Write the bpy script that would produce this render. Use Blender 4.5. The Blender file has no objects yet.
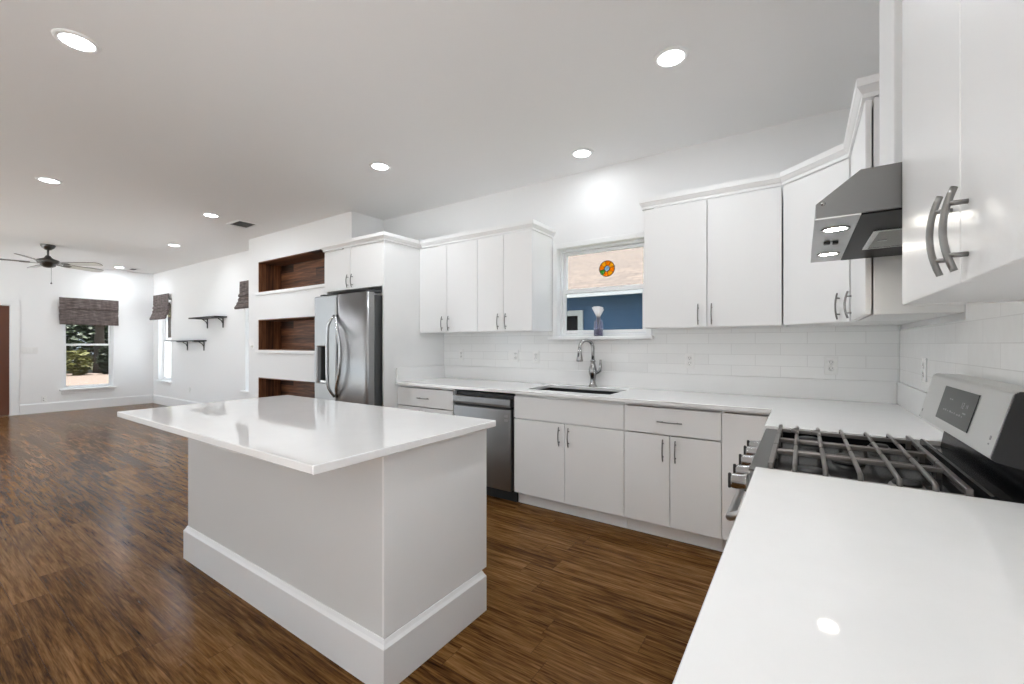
import bpy, bmesh, math, random
from mathutils import Vector, Matrix
random.seed(7)
sc = bpy.context.scene
C = sc.collection
PI = math.pi

# ------------------------------------------------------------------ camera, world, sun, exposure
cam_d = bpy.data.cameras.new('camera'); cam = bpy.data.objects.new('camera', cam_d); C.objects.link(cam)
cam_d.sensor_fit = 'HORIZONTAL'; cam_d.sensor_width = 36.0
cam_d.lens = 430.5 / 1024 * 36.0
cam_d.shift_y = 2.28 / 1024
cam_d.clip_start = 0.02
cam.location = (0, 0, 1.2818)
cam.rotation_euler = (PI / 2, 0, math.radians(34.0))
sc.camera = cam

world = bpy.data.worlds.new('sky'); sc.world = world; world.use_nodes = True
bg = world.node_tree.nodes['Background']
bg.inputs['Color'].default_value = (0.74, 0.88, 1.0, 1); bg.inputs['Strength'].default_value = 1.2

sun_d = bpy.data.lights.new('sun', 'SUN'); sun = bpy.data.objects.new('sun', sun_d); C.objects.link(sun)
sun_d.energy = 15.0; sun_d.angle = 0.01; sun_d.color = (1, 0.985, 0.955)
sun.rotation_euler = Vector((-0.42, 0.10, -0.90)).to_track_quat('-Z', 'Y').to_euler()

LAMP = 14.0; LAMP_W = 4.0; LAMP_SPREAD = 180      # recessed lamps: lens radiance, watts and beam
sc.view_settings.view_transform = 'Standard'; sc.view_settings.look = 'None'
sc.view_settings.exposure = 0.74; sc.view_settings.gamma = 1.0
sc.view_settings.use_curve_mapping = False
try:
    sc.cycles.use_denoising = True
    sc.cycles.diffuse_bounces = 8; sc.cycles.max_bounces = 14; sc.cycles.transparent_max_bounces = 12
    sc.cycles.sample_clamp_indirect = 6.0
    sc.cycles.caustics_reflective = False; sc.cycles.caustics_refractive = False
except Exception:
    pass

# ------------------------------------------------------------------ room numbers (metres)
CE = 2.82                     # ceiling
YW, XR = 3.54, 0.505          # sink wall, range wall
YL, XL = 3.43, -11.79         # living-room side wall, far wall
YB = -3.6                     # wall behind the photographer
NX0, NX1, NY = -6.75, -4.31, 3.083   # niche block
ZC, TH, TW = 0.915, 0.030, 0.024         # worktop
UB, UT = 1.40, 2.265          # wall cabinets
YU, YBASE = 3.164, 2.866      # door planes
XC = 0.21                     # door plane of the range-wall cabinets

# ------------------------------------------------------------------ materials
class NT:
    def __init__(s, name):
        s.m = bpy.data.materials.new(name); s.m.use_nodes = True
        s.t = s.m.node_tree; s.b = s.t.nodes['Principled BSDF']
    def n(s, typ, **kw):
        nd = s.t.nodes.new(typ)
        for k, v in kw.items(): setattr(nd, k, v)
        return nd
    def l(s, a, b): s.t.links.new(a, b)
    def math(s, op, a, b=None, c=None):
        nd = s.n('ShaderNodeMath', operation=op)
        for i, v in enumerate((a, b, c)):
            if v is None: continue
            if isinstance(v, (int, float)): nd.inputs[i].default_value = v
            else: s.l(v, nd.inputs[i])
        return nd.outputs[0]
    def coord(s): return s.n('ShaderNodeTexCoord').outputs['Object']
    def xyz(s, vec):
        nd = s.n('ShaderNodeSeparateXYZ'); s.l(vec, nd.inputs[0]); return nd.outputs
    def comb(s, x, y, z=0.0):
        nd = s.n('ShaderNodeCombineXYZ')
        for i, v in enumerate((x, y, z)):
            if isinstance(v, (int, float)): nd.inputs[i].default_value = v
            else: s.l(v, nd.inputs[i])
        return nd.outputs[0]
    def noise(s, vec, scale=1.0, detail=3.0, rough=0.55, dist=0.0):
        nd = s.n('ShaderNodeTexNoise'); s.l(vec, nd.inputs['Vector'])
        nd.inputs['Scale'].default_value = scale; nd.inputs['Detail'].default_value = detail
        nd.inputs['Roughness'].default_value = rough; nd.inputs['Distortion'].default_value = dist
        return nd.outputs['Fac']
    def ramp(s, fac, stops):
        nd = s.n('ShaderNodeValToRGB'); s.l(fac, nd.inputs[0]); e = nd.color_ramp.elements
        while len(e) < len(stops): e.new(0.5)
        for i, (p, c) in enumerate(stops): e[i].position = p; e[i].color = (*c, 1)
        return nd.outputs[0]
    def mix(s, fac, a, b, typ='MIX'):
        nd = s.n('ShaderNodeMix', data_type='RGBA', blend_type=typ)
        for i, v in ((0, fac), (6, a), (7, b)):
            if isinstance(v, (int, float)): nd.inputs[i].default_value = v
            elif isinstance(v, tuple): nd.inputs[i].default_value = (*v, 1)
            else: s.l(v, nd.inputs[i])
        return nd.outputs[2]
    def bump(s, h, strength=0.2, dist=0.01):
        nd = s.n('ShaderNodeBump'); nd.inputs['Strength'].default_value = strength; nd.inputs['Distance'].default_value = dist
        s.l(h, nd.inputs['Height']); s.l(nd.outputs[0], s.b.inputs['Normal'])

def pbr(name, col, rough=0.5, metal=0.0, bump=None, spec=0.5, coat=0.0, emit=None, es=0.0, brushed=None):
    """plain procedural material; bump = (scale, strength), brushed = stretch axis"""
    k = NT(name); b = k.b
    b.inputs['Base Color'].default_value = (*col, 1); b.inputs['Roughness'].default_value = rough
    b.inputs['Metallic'].default_value = metal; b.inputs['Specular IOR Level'].default_value = spec
    b.inputs['Coat Weight'].default_value = coat; b.inputs['Coat Roughness'].default_value = 0.05
    if emit: b.inputs['Emission Color'].default_value = (*emit, 1); b.inputs['Emission Strength'].default_value = es
    if bump:
        k.bump(k.noise(k.coord(), bump[0], 3), bump[1], 0.01)
    if brushed is not None:
        o = k.xyz(k.coord()); s = [900.0, 900.0, 900.0]; s[brushed] = 6.0
        v = k.comb(*[k.math('MULTIPLY', o[i], s[i]) for i in range(3)])
        f = k.noise(v, 1.0, 2)
        r = k.math('MULTIPLY_ADD', f, 0.08, rough - 0.04); k.l(r, b.inputs['Roughness'])
        k.bump(f, 0.012, 0.001)
    return k.m

M = {}
M['wall'] = pbr('wall_paint', (0.865, 0.87, 0.875), 0.55, bump=(220, 0.03))
M['ceiling'] = pbr('ceiling_paint', (0.90, 0.90, 0.90), 0.75, bump=(160, 0.04))
M['trim'] = pbr('white_trim_paint', (0.86, 0.865, 0.87), 0.35)
M['cab'] = pbr('white_gloss_cabinet', (0.86, 0.86, 0.857), 0.30, bump=(6, 0.010), spec=0.5)
M['cab_in'] = pbr('white_cabinet_carcass', (0.78, 0.78, 0.77), 0.4)
M['island_shaded'] = pbr('island_white_shaded', (0.71, 0.71, 0.705), 0.4)  # white greyed down: shade under the overhanging worktop is put into this colour
M['vinyl'] = pbr('white_window_vinyl', (0.87, 0.88, 0.89), 0.3)
M['plastic'] = pbr('white_plastic', (0.85, 0.85, 0.84), 0.3)
M['slot'] = pbr('dark_slot', (0.03, 0.03, 0.03), 0.6)
M['steel'] = pbr('brushed_stainless', (0.60, 0.61, 0.62), 0.26, 1.0, brushed=0)
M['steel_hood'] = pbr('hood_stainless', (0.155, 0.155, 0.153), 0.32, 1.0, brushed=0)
M['steel_guard'] = pbr('backguard_stainless', (0.74, 0.74, 0.73), 0.34, 1.0, brushed=1)
M['steel_v'] = pbr('brushed_stainless_vertical', (0.37, 0.37, 0.372), 0.38, 1.0, brushed=2)
M['steel_y'] = pbr('brushed_stainless_long', (0.55, 0.55, 0.55), 0.30, 1.0, brushed=1)
M['steel_dark'] = pbr('dark_stainless', (0.29, 0.29, 0.292), 0.46, 1.0, brushed=2)
M['nickel'] = pbr('brushed_nickel_handle', (0.27, 0.265, 0.26), 0.30, 1.0)
M['chrome'] = pbr('faucet_nickel', (0.42, 0.42, 0.42), 0.20, 1.0)
M['black'] = pbr('black_enamel', (0.008, 0.008, 0.009), 0.16, spec=0.08)
M['matte_black'] = pbr('matte_black', (0.015, 0.015, 0.016), 0.45)
M['iron'] = pbr('cast_iron', (0.20, 0.185, 0.175), 0.34, 0.8, bump=(400, 0.10))
M['burner'] = pbr('burner_alloy', (0.38, 0.37, 0.36), 0.4, 0.9)
M['grey'] = pbr('dark_grey_case', (0.07, 0.072, 0.075), 0.5)
M['glassblk'] = pbr('black_glass', (0.008, 0.008, 0.009), 0.35, spec=0.06)
M['display'] = pbr('display_glass', (0.040, 0.042, 0.042), 0.3, spec=0.3)
M['digit'] = pbr('display_digits', (0.30, 0.30, 0.30), 0.5, emit=(0.8, 0.9, 0.9), es=0.06)
M['badge'] = pbr('silver_badge', (0.30, 0.30, 0.31), 0.5)
M['bronze'] = pbr('fan_pewter', (0.13, 0.125, 0.12), 0.35, 0.9)
M['blade_dark'] = pbr('fan_blade_dark', (0.10, 0.09, 0.08), 0.4)
M['blade_glare'] = pbr('fan_blade_glare', (0.82, 0.82, 0.80), 0.25)  # underside made white: glare under the blades is put into the colour
M['lens'] = pbr('lamp_lens', (1, 1, 1), 0.4, emit=(0.955, 0.98, 1.0), es=LAMP)
M['hoodlens'] = pbr('hood_lamp_lens', (1, 1, 1), 0.4, emit=(1.0, 0.95, 0.86), es=45.0)
M['mesh'] = pbr('hood_filter_mesh', (0.32, 0.32, 0.31), 0.45, 0.9, bump=(500, 0.4))
M['doorwood'] = pbr('brown_door_wood', (0.12, 0.042, 0.022), 0.35, bump=(30, 0.05))
M['bark'] = pbr('bark', (0.055, 0.042, 0.032), 0.9, bump=(14, 0.6))
M['basin'] = pbr('dark_sink_basin', (0.02, 0.02, 0.021), 0.35)
M['shelfblk'] = pbr('black_shelf', (0.012, 0.012, 0.013), 0.35)
M['lead'] = pbr('lead_came', (0.03, 0.03, 0.03), 0.5, 0.5)

def quartz():
    k = NT('white_quartz'); f = k.noise(k.coord(), 9, 4, 0.6, 0.4)
    k.l(k.ramp(f, [(0.3, (0.865, 0.864, 0.860)), (0.7, (0.890, 0.889, 0.886))]), k.b.inputs['Base Color'])
    k.b.inputs['Roughness'].default_value = 0.045; k.b.inputs['Specular IOR Level'].default_value = 0.55
    return k.m
M['quartz'] = quartz()
M['quartz_up'] = pbr('white_quartz_upstand', (0.87, 0.87, 0.866), 0.30)

def planks(name, along, across, width, length, stops, rough, gap=0.35, scrape=0.0, grain=1.0, var=0.30, fine=0.22):
    """wood boards; along/across are object axes (0,1,2)"""
    k = NT(name); o = k.xyz(k.coord()); a, c = o[along], o[across]
    row = k.math('FLOOR', k.math('DIVIDE', c, width))
    wn = k.n('ShaderNodeTexWhiteNoise', noise_dimensions='1D'); k.l(row, wn.inputs['W'])
    aa = k.math('ADD', k.math('DIVIDE', a, length), k.math('MULTIPLY', wn.outputs['Value'], 7.3))
    col = k.math('FLOOR', aa)
    w2 = k.n('ShaderNodeTexWhiteNoise', noise_dimensions='2D'); k.l(k.comb(row, col), w2.inputs['Vector'])
    rnd = w2.outputs['Value']
    off = k.math('MULTIPLY', rnd, 37.0)
    v = k.comb(k.math('MULTIPLY_ADD', a, 2.2, off), k.math('MULTIPLY', c, 30.0), off)
    g1 = k.noise(v, 1.0, 5, 0.62, 0.9)
    v2 = k.comb(k.math('MULTIPLY_ADD', a, 6.0, off), k.math('MULTIPLY', c, 120.0), off)
    g2 = k.noise(v2, 1.0, 3, 0.6, 0.6)
    f = k.math('ADD', k.math('MULTIPLY', g1, 0.62 * grain), k.math('MULTIPLY', rnd, var))
    f = k.math('ADD', f, k.math('MULTIPLY', g2, fine))
    f = k.math('SUBTRACT', f, 0.31 * grain + var * 0.5 + fine * 0.5 - 0.5)
    base = k.ramp(f, stops)
    fr = k.math('FRACT', k.math('DIVIDE', c, width)); fe = k.math('FRACT', aa)
    e1 = k.math('LESS_THAN', k.math('MINIMUM', fr, k.math('SUBTRACT', 1.0, fr)), 0.012)
    e2 = k.math('LESS_THAN', k.math('MINIMUM', fe, k.math('SUBTRACT', 1.0, fe)), 0.0016)
    e = k.math('MAXIMUM', e1, e2)
    k.l(k.mix(k.math('MULTIPLY', e, gap), base, (0.02, 0.01, 0.006)), k.b.inputs['Base Color'])
    k.b.inputs['Roughness'].default_value = rough
    h = k.math('MULTIPLY_ADD', e, -0.5, k.math('MULTIPLY', g1, 0.25))
    if scrape:
        vs = k.comb(k.math('MULTIPLY_ADD', a, 34.0, off), k.math('MULTIPLY', c, 9.0), off)
        s1 = k.noise(vs, 1.0, 2, 0.5, 0.6)
        vb = k.comb(k.math('MULTIPLY_ADD', a, 3.0, off), k.math('MULTIPLY', c, 16.0), off)
        s2 = k.noise(vb, 1.0, 1, 0.5)
        h = k.math('ADD', h, k.math('ADD', k.math('MULTIPLY', s1, scrape), k.math('MULTIPLY', s2, scrape)))
    k.bump(h, 0.32, 0.004)
    return k.m
M['floor'] = planks('hickory_floor', 0, 1, 0.127, 1.15,
    [(0.27, (0.016, 0.0060, 0.0015)), (0.40, (0.074, 0.030, 0.0072)), (0.53, (0.160, 0.074, 0.021)), (0.73, (0.30, 0.158, 0.058))], 0.20, 0.35, 1.3, 1.15, 0.12, 0.55)
M['floor'].node_tree.nodes['Principled BSDF'].inputs['Specular IOR Level'].default_value = 0.06
st = [(0.22, (0.009, 0.0035, 0.0015)), (0.42, (0.042, 0.0145, 0.0058)), (0.60, (0.13, 0.047, 0.019)), (0.85, (0.30, 0.125, 0.054))]
M['niche_h'] = planks('niche_boards_horizontal', 0, 2, 0.105, 1.7, st, 0.5, 0.9, 0.0, 1.5, 0.42, 0.22)
M['niche_v'] = planks('niche_boards_vertical', 2, 1, 0.105, 1.7, st, 0.5, 0.9, 0.0, 1.5, 0.42, 0.22)
M['niche_t'] = planks('niche_boards_top', 0, 1, 0.105, 1.7, st, 0.5, 0.9, 0.0, 1.5, 0.42, 0.22)

def tile(name, ax, shift):
    k = NT(name); o = k.xyz(k.coord())
    v = k.comb(k.math('ADD', o[ax], shift), k.math('SUBTRACT', o[2], 1.0505))
    br = k.n('ShaderNodeTexBrick'); k.l(v, br.inputs['Vector'])
    br.offset = 0.5; br.inputs['Scale'].default_value = 1.0
    br.inputs['Brick Width'].default_value = 0.3075; br.inputs['Row Height'].default_value = 0.0785
    br.inputs['Mortar Size'].default_value = 0.0016; br.inputs['Mortar Smooth'].default_value = 0.25
    br.inputs['Color1'].default_value = (0.90, 0.905, 0.90, 1); br.inputs['Color2'].default_value = (0.86, 0.865, 0.86, 1)
    br.inputs['Mortar'].default_value = (0.74, 0.74, 0.735, 1)
    k.l(br.outputs['Color'], k.b.inputs['Base Color']); k.b.inputs['Roughness'].default_value = 0.10
    wob = k.noise(k.coord(), 7, 2)
    h = k.math('ADD', k.math('MULTIPLY', br.outputs['Fac'], -1.0), k.math('MULTIPLY', wob, 0.9))
    k.bump(h, 0.30, 0.004)
    return k.m
M['tile_s'] = tile('white_glazed_tile', 0, 0.28)
M['tile_r'] = tile('white_glazed_tile_return', 1, 0.10)

def clear_glass():
    k = NT('window_glass'); t = k.n('ShaderNodeBsdfTransparent'); g = k.n('ShaderNodeBsdfGlossy'); g.inputs['Roughness'].default_value = 0.0
    fr = k.n('ShaderNodeFresnel'); fr.inputs['IOR'].default_value = 1.35; mx = k.n('ShaderNodeMixShader')
    ge = k.n('ShaderNodeNewGeometry')          # only the outer face of a pane reflects
    k.l(k.math('MULTIPLY', fr.outputs[0], k.math('SUBTRACT', 1.0, ge.outputs['Backfacing'])), mx.inputs[0]); k.l(t.outputs[0], mx.inputs[1]); k.l(g.outputs[0], mx.inputs[2])
    k.l(mx.outputs[0], k.t.nodes['Material Output'].inputs['Surface']); k.t.nodes.remove(k.b); return k.m
M['glass'] = clear_glass()
def screen():
    k = NT('insect_screen'); t = k.n('ShaderNodeBsdfTransparent'); d = k.n('ShaderNodeBsdfDiffuse'); d.inputs['Color'].default_value = (0.02, 0.02, 0.02, 1)
    mx = k.n('ShaderNodeMixShader'); mx.inputs[0].default_value = 0.3
    k.l(t.outputs[0], mx.inputs[1]); k.l(d.outputs[0], mx.inputs[2]); k.l(mx.outputs[0], k.t.nodes['Material Output'].inputs['Surface']); k.t.nodes.remove(k.b); return k.m
M['screen'] = screen()
def stained(name, col):
    k = NT(name); b = k.b; b.inputs['Base Color'].default_value = (*col, 1); b.inputs['Roughness'].default_value = 0.12
    tr = k.n('ShaderNodeBsdfTranslucent'); tr.inputs['Color'].default_value = (*col, 1); mx = k.n('ShaderNodeMixShader'); mx.inputs[0].default_value = 0.95
    tp = k.n('ShaderNodeBsdfTransparent'); tp.inputs['Color'].default_value = (*col, 1); m2 = k.n('ShaderNodeMixShader'); m2.inputs[0].default_value = 0.8
    k.l(tr.outputs[0], m2.inputs[1]); k.l(tp.outputs[0], m2.inputs[2])
    k.l(b.outputs[0], mx.inputs[1]); k.l(m2.outputs[0], mx.inputs[2]); k.l(mx.outputs[0], k.t.nodes['Material Output'].inputs['Surface']); return k.m
M['st_orange'] = stained('orange_glass', (1.0, 0.64, 0.08)); M['st_amber'] = stained('amber_glass', (1.0, 0.48, 0.03))
M['st_green'] = stained('green_glass', (0.25, 0.60, 0.22)); M['st_blue'] = stained('pale_blue_glass', (0.55, 0.72, 0.85))
def vglass(name, col, rough=0.03):
    k = NT(name); k.b.inputs['Base Color'].default_value = (*col, 1); k.b.inputs['Roughness'].default_value = rough
    k.b.inputs['Transmission Weight'].default_value = 0.85; k.b.inputs['IOR'].default_value = 1.3; return k.m
M['purple'] = vglass('violet_glass', (0.80, 0.80, 0.98)); M['oil'] = vglass('dark_violet_liquid', (0.10, 0.07, 0.20))
M['paper'] = pbr('white_paper', (0.86, 0.86, 0.88), 0.6)

def shade_weave(ax):
    k = NT('woven_shade'); o = k.xyz(k.coord())
    v = k.comb(k.math('MULTIPLY', o[ax], 6.0), k.math('MULTIPLY', o[2], 90.0))
    f = k.noise(v, 1.0, 3, 0.6)
    v2 = k.comb(k.math('MULTIPLY', o[ax], 16.0), k.math('MULTIPLY', o[2], 4.0)); f2 = k.noise(v2, 1.0, 2)
    s = k.math('ADD', k.math('MULTIPLY', f, 0.75), k.math('MULTIPLY', f2, 0.25))
    k.l(k.ramp(s, [(0.32, (0.030, 0.022, 0.020)), (0.5, (0.105, 0.080, 0.074)), (0.66, (0.24, 0.20, 0.19))]), k.b.inputs['Base Color'])
    k.b.inputs['Roughness'].default_value = 0.8; k.bump(f, 0.5, 0.004); return k.m
M['shade_y'] = shade_weave(1); M['shade_x'] = shade_weave(0)

def shingles():
    k = NT('beige_shingles'); o = k.xyz(k.coord())
    br = k.n('ShaderNodeTexBrick'); k.l(k.comb(o[0], k.math('MULTIPLY', o[1], 1.15)), br.inputs['Vector'])
    br.inputs['Brick Width'].default_value = 0.32; br.inputs['Row Height'].default_value = 0.14; br.inputs['Mortar Size'].default_value = 0.012
    br.inputs['Scale'].default_value = 1.0
    br.inputs['Color1'].default_value = (0.098, 0.074, 0.058, 1); br.inputs['Color2'].default_value = (0.066, 0.052, 0.043, 1); br.inputs['Mortar'].default_value = (0.040, 0.030, 0.025, 1)
    k.l(k.mix(0.35, br.outputs['Color'], k.ramp(k.noise(k.coord(), 12, 4), [(0.35, (0.046, 0.034, 0.028)), (0.65, (0.125, 0.098, 0.080))])), k.b.inputs['Base Color'])
    k.b.inputs['Roughness'].default_value = 0.9; return k.m
M['shingle'] = shingles()
def siding():
    k = NT('blue_siding'); o = k.xyz(k.coord()); fr = k.math('FRACT', k.math('DIVIDE', o[2], 0.11))
    e = k.math('LESS_THAN', fr, 0.08)
    k.l(k.mix(k.math('MULTIPLY', e, 0.5), (0.085, 0.190, 0.370), (0.035, 0.08, 0.16)), k.b.inputs['Base Color'])
    k.b.inputs['Roughness'].default_value = 0.6; k.bump(fr, 0.5, 0.01); return k.m
M['siding'] = siding()
def ground():
    k = NT('ground_cover'); o = k.xyz(k.coord()); n = k.noise(k.coord(), 3.0, 5)
    grass = k.ramp(n, [(0.3, (0.04, 0.05, 0.018)), (0.7, (0.10, 0.10, 0.04))])
    n2 = k.noise(k.coord(), 0.6, 3)
    k.l(k.mix(k.math('MULTIPLY', n2, 0.35), grass, (0.15, 0.12, 0.08)), k.b.inputs['Base Color']); k.b.inputs['Roughness'].default_value = 0.95; return k.m
M['ground'] = ground()
M['pave'] = pbr('pinkish_pavement', (0.24, 0.185, 0.15), 0.9, bump=(8, 0.2))
M['bounce_white'] = pbr('bounce_concrete', (0.82, 0.83, 0.84), 0.9, bump=(8, 0.2))  # near white, to bounce sunlight indoors from the added slabs outside
def leaf(name, a, b):
    k = NT(name); n = k.noise(k.coord(), 5.0, 3)
    k.l(k.ramp(n, [(0.3, a), (0.7, b)]), k.b.inputs['Base Color']); k.b.inputs['Roughness'].default_value = 0.6; return k.m
M['leaf'] = leaf('dark_leaves', (0.006, 0.012, 0.005), (0.026, 0.040, 0.014)); M['leaf2'] = leaf('yellow_leaves', (0.05, 0.06, 0.015), (0.20, 0.19, 0.05))
M['leaf3'] = leaf('mid_leaves', (0.022, 0.036, 0.012), (0.085, 0.11, 0.04))

# ------------------------------------------------------------------ mesh helpers
class MB:
    def __init__(s): s.bm = bmesh.new()
    def _merge(s, b):
        me = bpy.data.meshes.new('tmp'); b.to_mesh(me); b.free(); s.bm.from_mesh(me); bpy.data.meshes.remove(me); return s
    def box(s, x0, x1, y0, y1, z0, z1, bev=0.0, seg=1, mi=0, rot=None, pivot=None):
        b = bmesh.new(); bmesh.ops.create_cube(b, size=1)
        for v in b.verts:
            v.co = Vector(((x0 + x1) / 2 + v.co.x * (x1 - x0), (y0 + y1) / 2 + v.co.y * (y1 - y0), (z0 + z1) / 2 + v.co.z * (z1 - z0)))
        if bev: bmesh.ops.bevel(b, geom=b.edges[:], offset=bev, segments=seg, affect='EDGES', profile=0.5)
        if rot is not None:
            p = Vector(pivot) if pivot is not None else Vector(((x0 + x1) / 2, (y0 + y1) / 2, (z0 + z1) / 2))
            bmesh.ops.transform(b, matrix=Matrix.Translation(p) @ rot @ Matrix.Translation(-p), verts=b.verts)
        for f in b.faces: f.material_index = mi; f.smooth = bool(bev and seg > 1)
        return s._merge(b)
    def lathe(s, prof, c=(0, 0, 0), axis='Z', seg=24, mi=0, smooth=True):
        """prof: (radius, height) list; closes at r=0"""
        b = bmesh.new(); rings = []
        def P(r, h, a):
            x, y = r * math.cos(a), r * math.sin(a)
            q = {'Z': (x, y, h), 'X': (h, x, y), 'Y': (x, h, y)}[axis]
            return Vector(q) + Vector(c)
        for r, h in prof:
            if r < 1e-6: rings.append([b.verts.new(P(0, h, 0))])
            else: rings.append([b.verts.new(P(r, h, 2 * PI * i / seg)) for i in range(seg)])
        for A, B in zip(rings, rings[1:]):
            for i in range(seg):
                j = (i + 1) % seg
                if len(A) == 1 and len(B) == 1: continue
                if len(A) == 1: vs = [A[0], B[i], B[j]]
                elif len(B) == 1: vs = [A[i], A[j], B[0]]
                else: vs = [A[i], A[j], B[j], B[i]]
                f = b.faces.new(vs); f.smooth = smooth; f.material_index = mi
        bmesh.ops.recalc_face_normals(b, faces=b.faces)
        return s._merge(b)
    def tube(s, pts, r, seg=10, mi=0, flat=1.0, up=None):
        """swept round bar; r may be a list; flat squashes along the second axis"""
        pts = [Vector(p) for p in pts]; n = len(pts); R = r if isinstance(r, (list, tuple)) else [r] * n
        b = bmesh.new(); rings = []; ref = None
        for i, p in enumerate(pts):
            d = (pts[min(i + 1, n - 1)] - pts[max(i - 1, 0)]).normalized()
            if ref is None:
                ref = Vector(up) if up is not None else (Vector((0, 0, 1)) if abs(d.z) < 0.9 else Vector((1, 0, 0)))
            u = (ref - d * ref.dot(d)).normalized(); w = d.cross(u); ref = u
            rings.append([b.verts.new(p + (u * math.cos(2 * PI * k / seg) + w * flat * math.sin(2 * PI * k / seg)) * R[i]) for k in range(seg)])
        for A, B in zip(rings, rings[1:]):
            for k in range(seg):
                f = b.faces.new([A[k], A[(k + 1) % seg], B[(k + 1) % seg], B[k]]); f.smooth = True; f.material_index = mi
        for ring in (rings[0], rings[-1]):
            f = b.faces.new(ring); f.material_index = mi
        bmesh.ops.recalc_face_normals(b, faces=b.faces)
        return s._merge(b)
    def prism(s, poly, a0, a1, axis='Y', mi=0, bev=0.0):
        """extrude a 2-D polygon: axis Y -> poly in (x,z); X -> (y,z); Z -> (x,y)"""
        b = bmesh.new()
        def P(p, h): return Vector({'Y': (p[0], h, p[1]), 'X': (h, p[0], p[1]), 'Z': (p[0], p[1], h)}[axis])
        A = [b.verts.new(P(p, a0)) for p in poly]; B = [b.verts.new(P(p, a1)) for p in poly]; n = len(poly)
        b.faces.new(A); b.faces.new(B)
        for i in range(n): b.faces.new([A[i], A[(i + 1) % n], B[(i + 1) % n], B[i]])
        bmesh.ops.recalc_face_normals(b, faces=b.faces)
        if bev: bmesh.ops.bevel(b, geom=b.edges[:], offset=bev, segments=2, affect='EDGES')
        for f in b.faces: f.material_index = mi
        return s._merge(b)
    def grid(s, us, vs, hole, w0, w1, plane='XY', bev=0.0, mi=0):
        """slab on a u/v grid with cells left out; plane XY (w=z), XZ (w=y), YZ (w=x)"""
        b = bmesh.new(); V = {}
        def P(i, j, w):
            k = (i, j, w)
            if k not in V:
                u, v = us[i], vs[j]; ww = (w0, w1)[w]
                V[k] = b.verts.new({'XY': (u, v, ww), 'XZ': (u, ww, v), 'YZ': (ww, u, v)}[plane])
            return V[k]
        ok = lambda i, j: 0 <= i < len(us) - 1 and 0 <= j < len(vs) - 1 and not hole(i, j)
        for i in range(len(us) - 1):
            for j in range(len(vs) - 1):
                if not ok(i, j): continue
                for w in (0, 1): b.faces.new([P(i, j, w), P(i + 1, j, w), P(i + 1, j + 1, w), P(i, j + 1, w)])
                for (di, dj, A, B) in ((-1, 0, (i, j), (i, j + 1)), (1, 0, (i + 1, j), (i + 1, j + 1)), (0, -1, (i, j), (i + 1, j)), (0, 1, (i, j + 1), (i + 1, j + 1))):
                    if not ok(i + di, j + dj): b.faces.new([P(*A, 0), P(*B, 0), P(*B, 1), P(*A, 1)])
        bmesh.ops.recalc_face_normals(b, faces=b.faces)
        if bev:
            es = [e for e in b.edges if len(e.link_faces) == 2 and e.calc_face_angle() > 0.5]
            bmesh.ops.bevel(b, geom=es, offset=bev, segments=1, affect='EDGES')
        for f in b.faces: f.material_index = mi
        return s._merge(b)
    def sweep(s, path, prof, mi=0):
        """moulding: prof (out, z) swept along plan path with mitres; out = left of travel"""
        b = bmesh.new(); n = len(path); rings = []
        P = [Vector((p[0], p[1])) for p in path]
        for i in range(n):
            ns = []
            if i > 0: d = (P[i] - P[i - 1]).normalized(); ns.append(Vector((-d.y, d.x)))
            if i < n - 1: d = (P[i + 1] - P[i]).normalized(); ns.append(Vector((-d.y, d.x)))
            m = ns[0] if len(ns) == 1 else (ns[0] + ns[1]) / (1 + ns[0].dot(ns[1]))
            rings.append([b.verts.new((P[i].x + m.x * o, P[i].y + m.y * o, z)) for o, z in prof])
        k = len(prof)
        for A, B in zip(rings, rings[1:]):
            for i in range(k): b.faces.new([A[i], A[(i + 1) % k], B[(i + 1) % k], B[i]])
        b.faces.new(rings[0]); b.faces.new(rings[-1])
        bmesh.ops.recalc_face_normals(b, faces=b.faces)
        for f in b.faces: f.material_index = mi
        return s._merge(b)

def root_of(o):
    while o.parent: o = o.parent
    return o
def obj(name, mb, mats, parent=None, world=True, label=None):
    me = bpy.data.meshes.new(name); mb.bm.to_mesh(me); mb.bm.free()
    for m in (mats if isinstance(mats, (list, tuple)) else [mats]): me.materials.append(M[m] if isinstance(m, str) else m)
    o = bpy.data.objects.new(name, me); C.objects.link(o)
    if parent:
        if world: me.transform(Matrix.Translation(-root_of(parent).location))
        o.parent = parent
    if label: o['label'] = label
    return o
def tag(o, label, cat, group=None, kind=None):
    o['label'] = label
    if cat: o['category'] = cat
    if group: o['group'] = group
    if kind: o['kind'] = kind
    return o
def thing(name, label, cat, loc=(0, 0, 0), rotz=0.0, group=None):
    o = bpy.data.objects.new(name, None); C.objects.link(o); o.location = loc; o.rotation_euler = (0, 0, rotz); o.empty_display_size = 0.1
    return tag(o, label, cat, group)
def struct(name, mb, mats, label=None, parent=None):
    o = obj(name, mb, mats, parent); o['kind'] = 'structure'
    if label: o['label'] = label
    return o
def sroot(name, loc, label=None, rotz=0.0):
    o = bpy.data.objects.new(name, None); C.objects.link(o); o.location = loc; o['kind'] = 'structure'; o.rotation_euler = (0, 0, rotz)
    if label: o['label'] = label
    return o
def copy_tree(o, parent=None):
    c = o.copy(); C.objects.link(c)
    if parent: c.parent = parent
    for ch in [k for k in bpy.data.objects if k.parent == o]: copy_tree(ch, c)
    return c
def dup(o, loc, label, rotz=None, group=None):
    c = copy_tree(o); c.location = loc; c['label'] = label
    if rotz is not None: c.rotation_euler = (0, 0, rotz)
    if group: c['group'] = group
    return c

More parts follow.
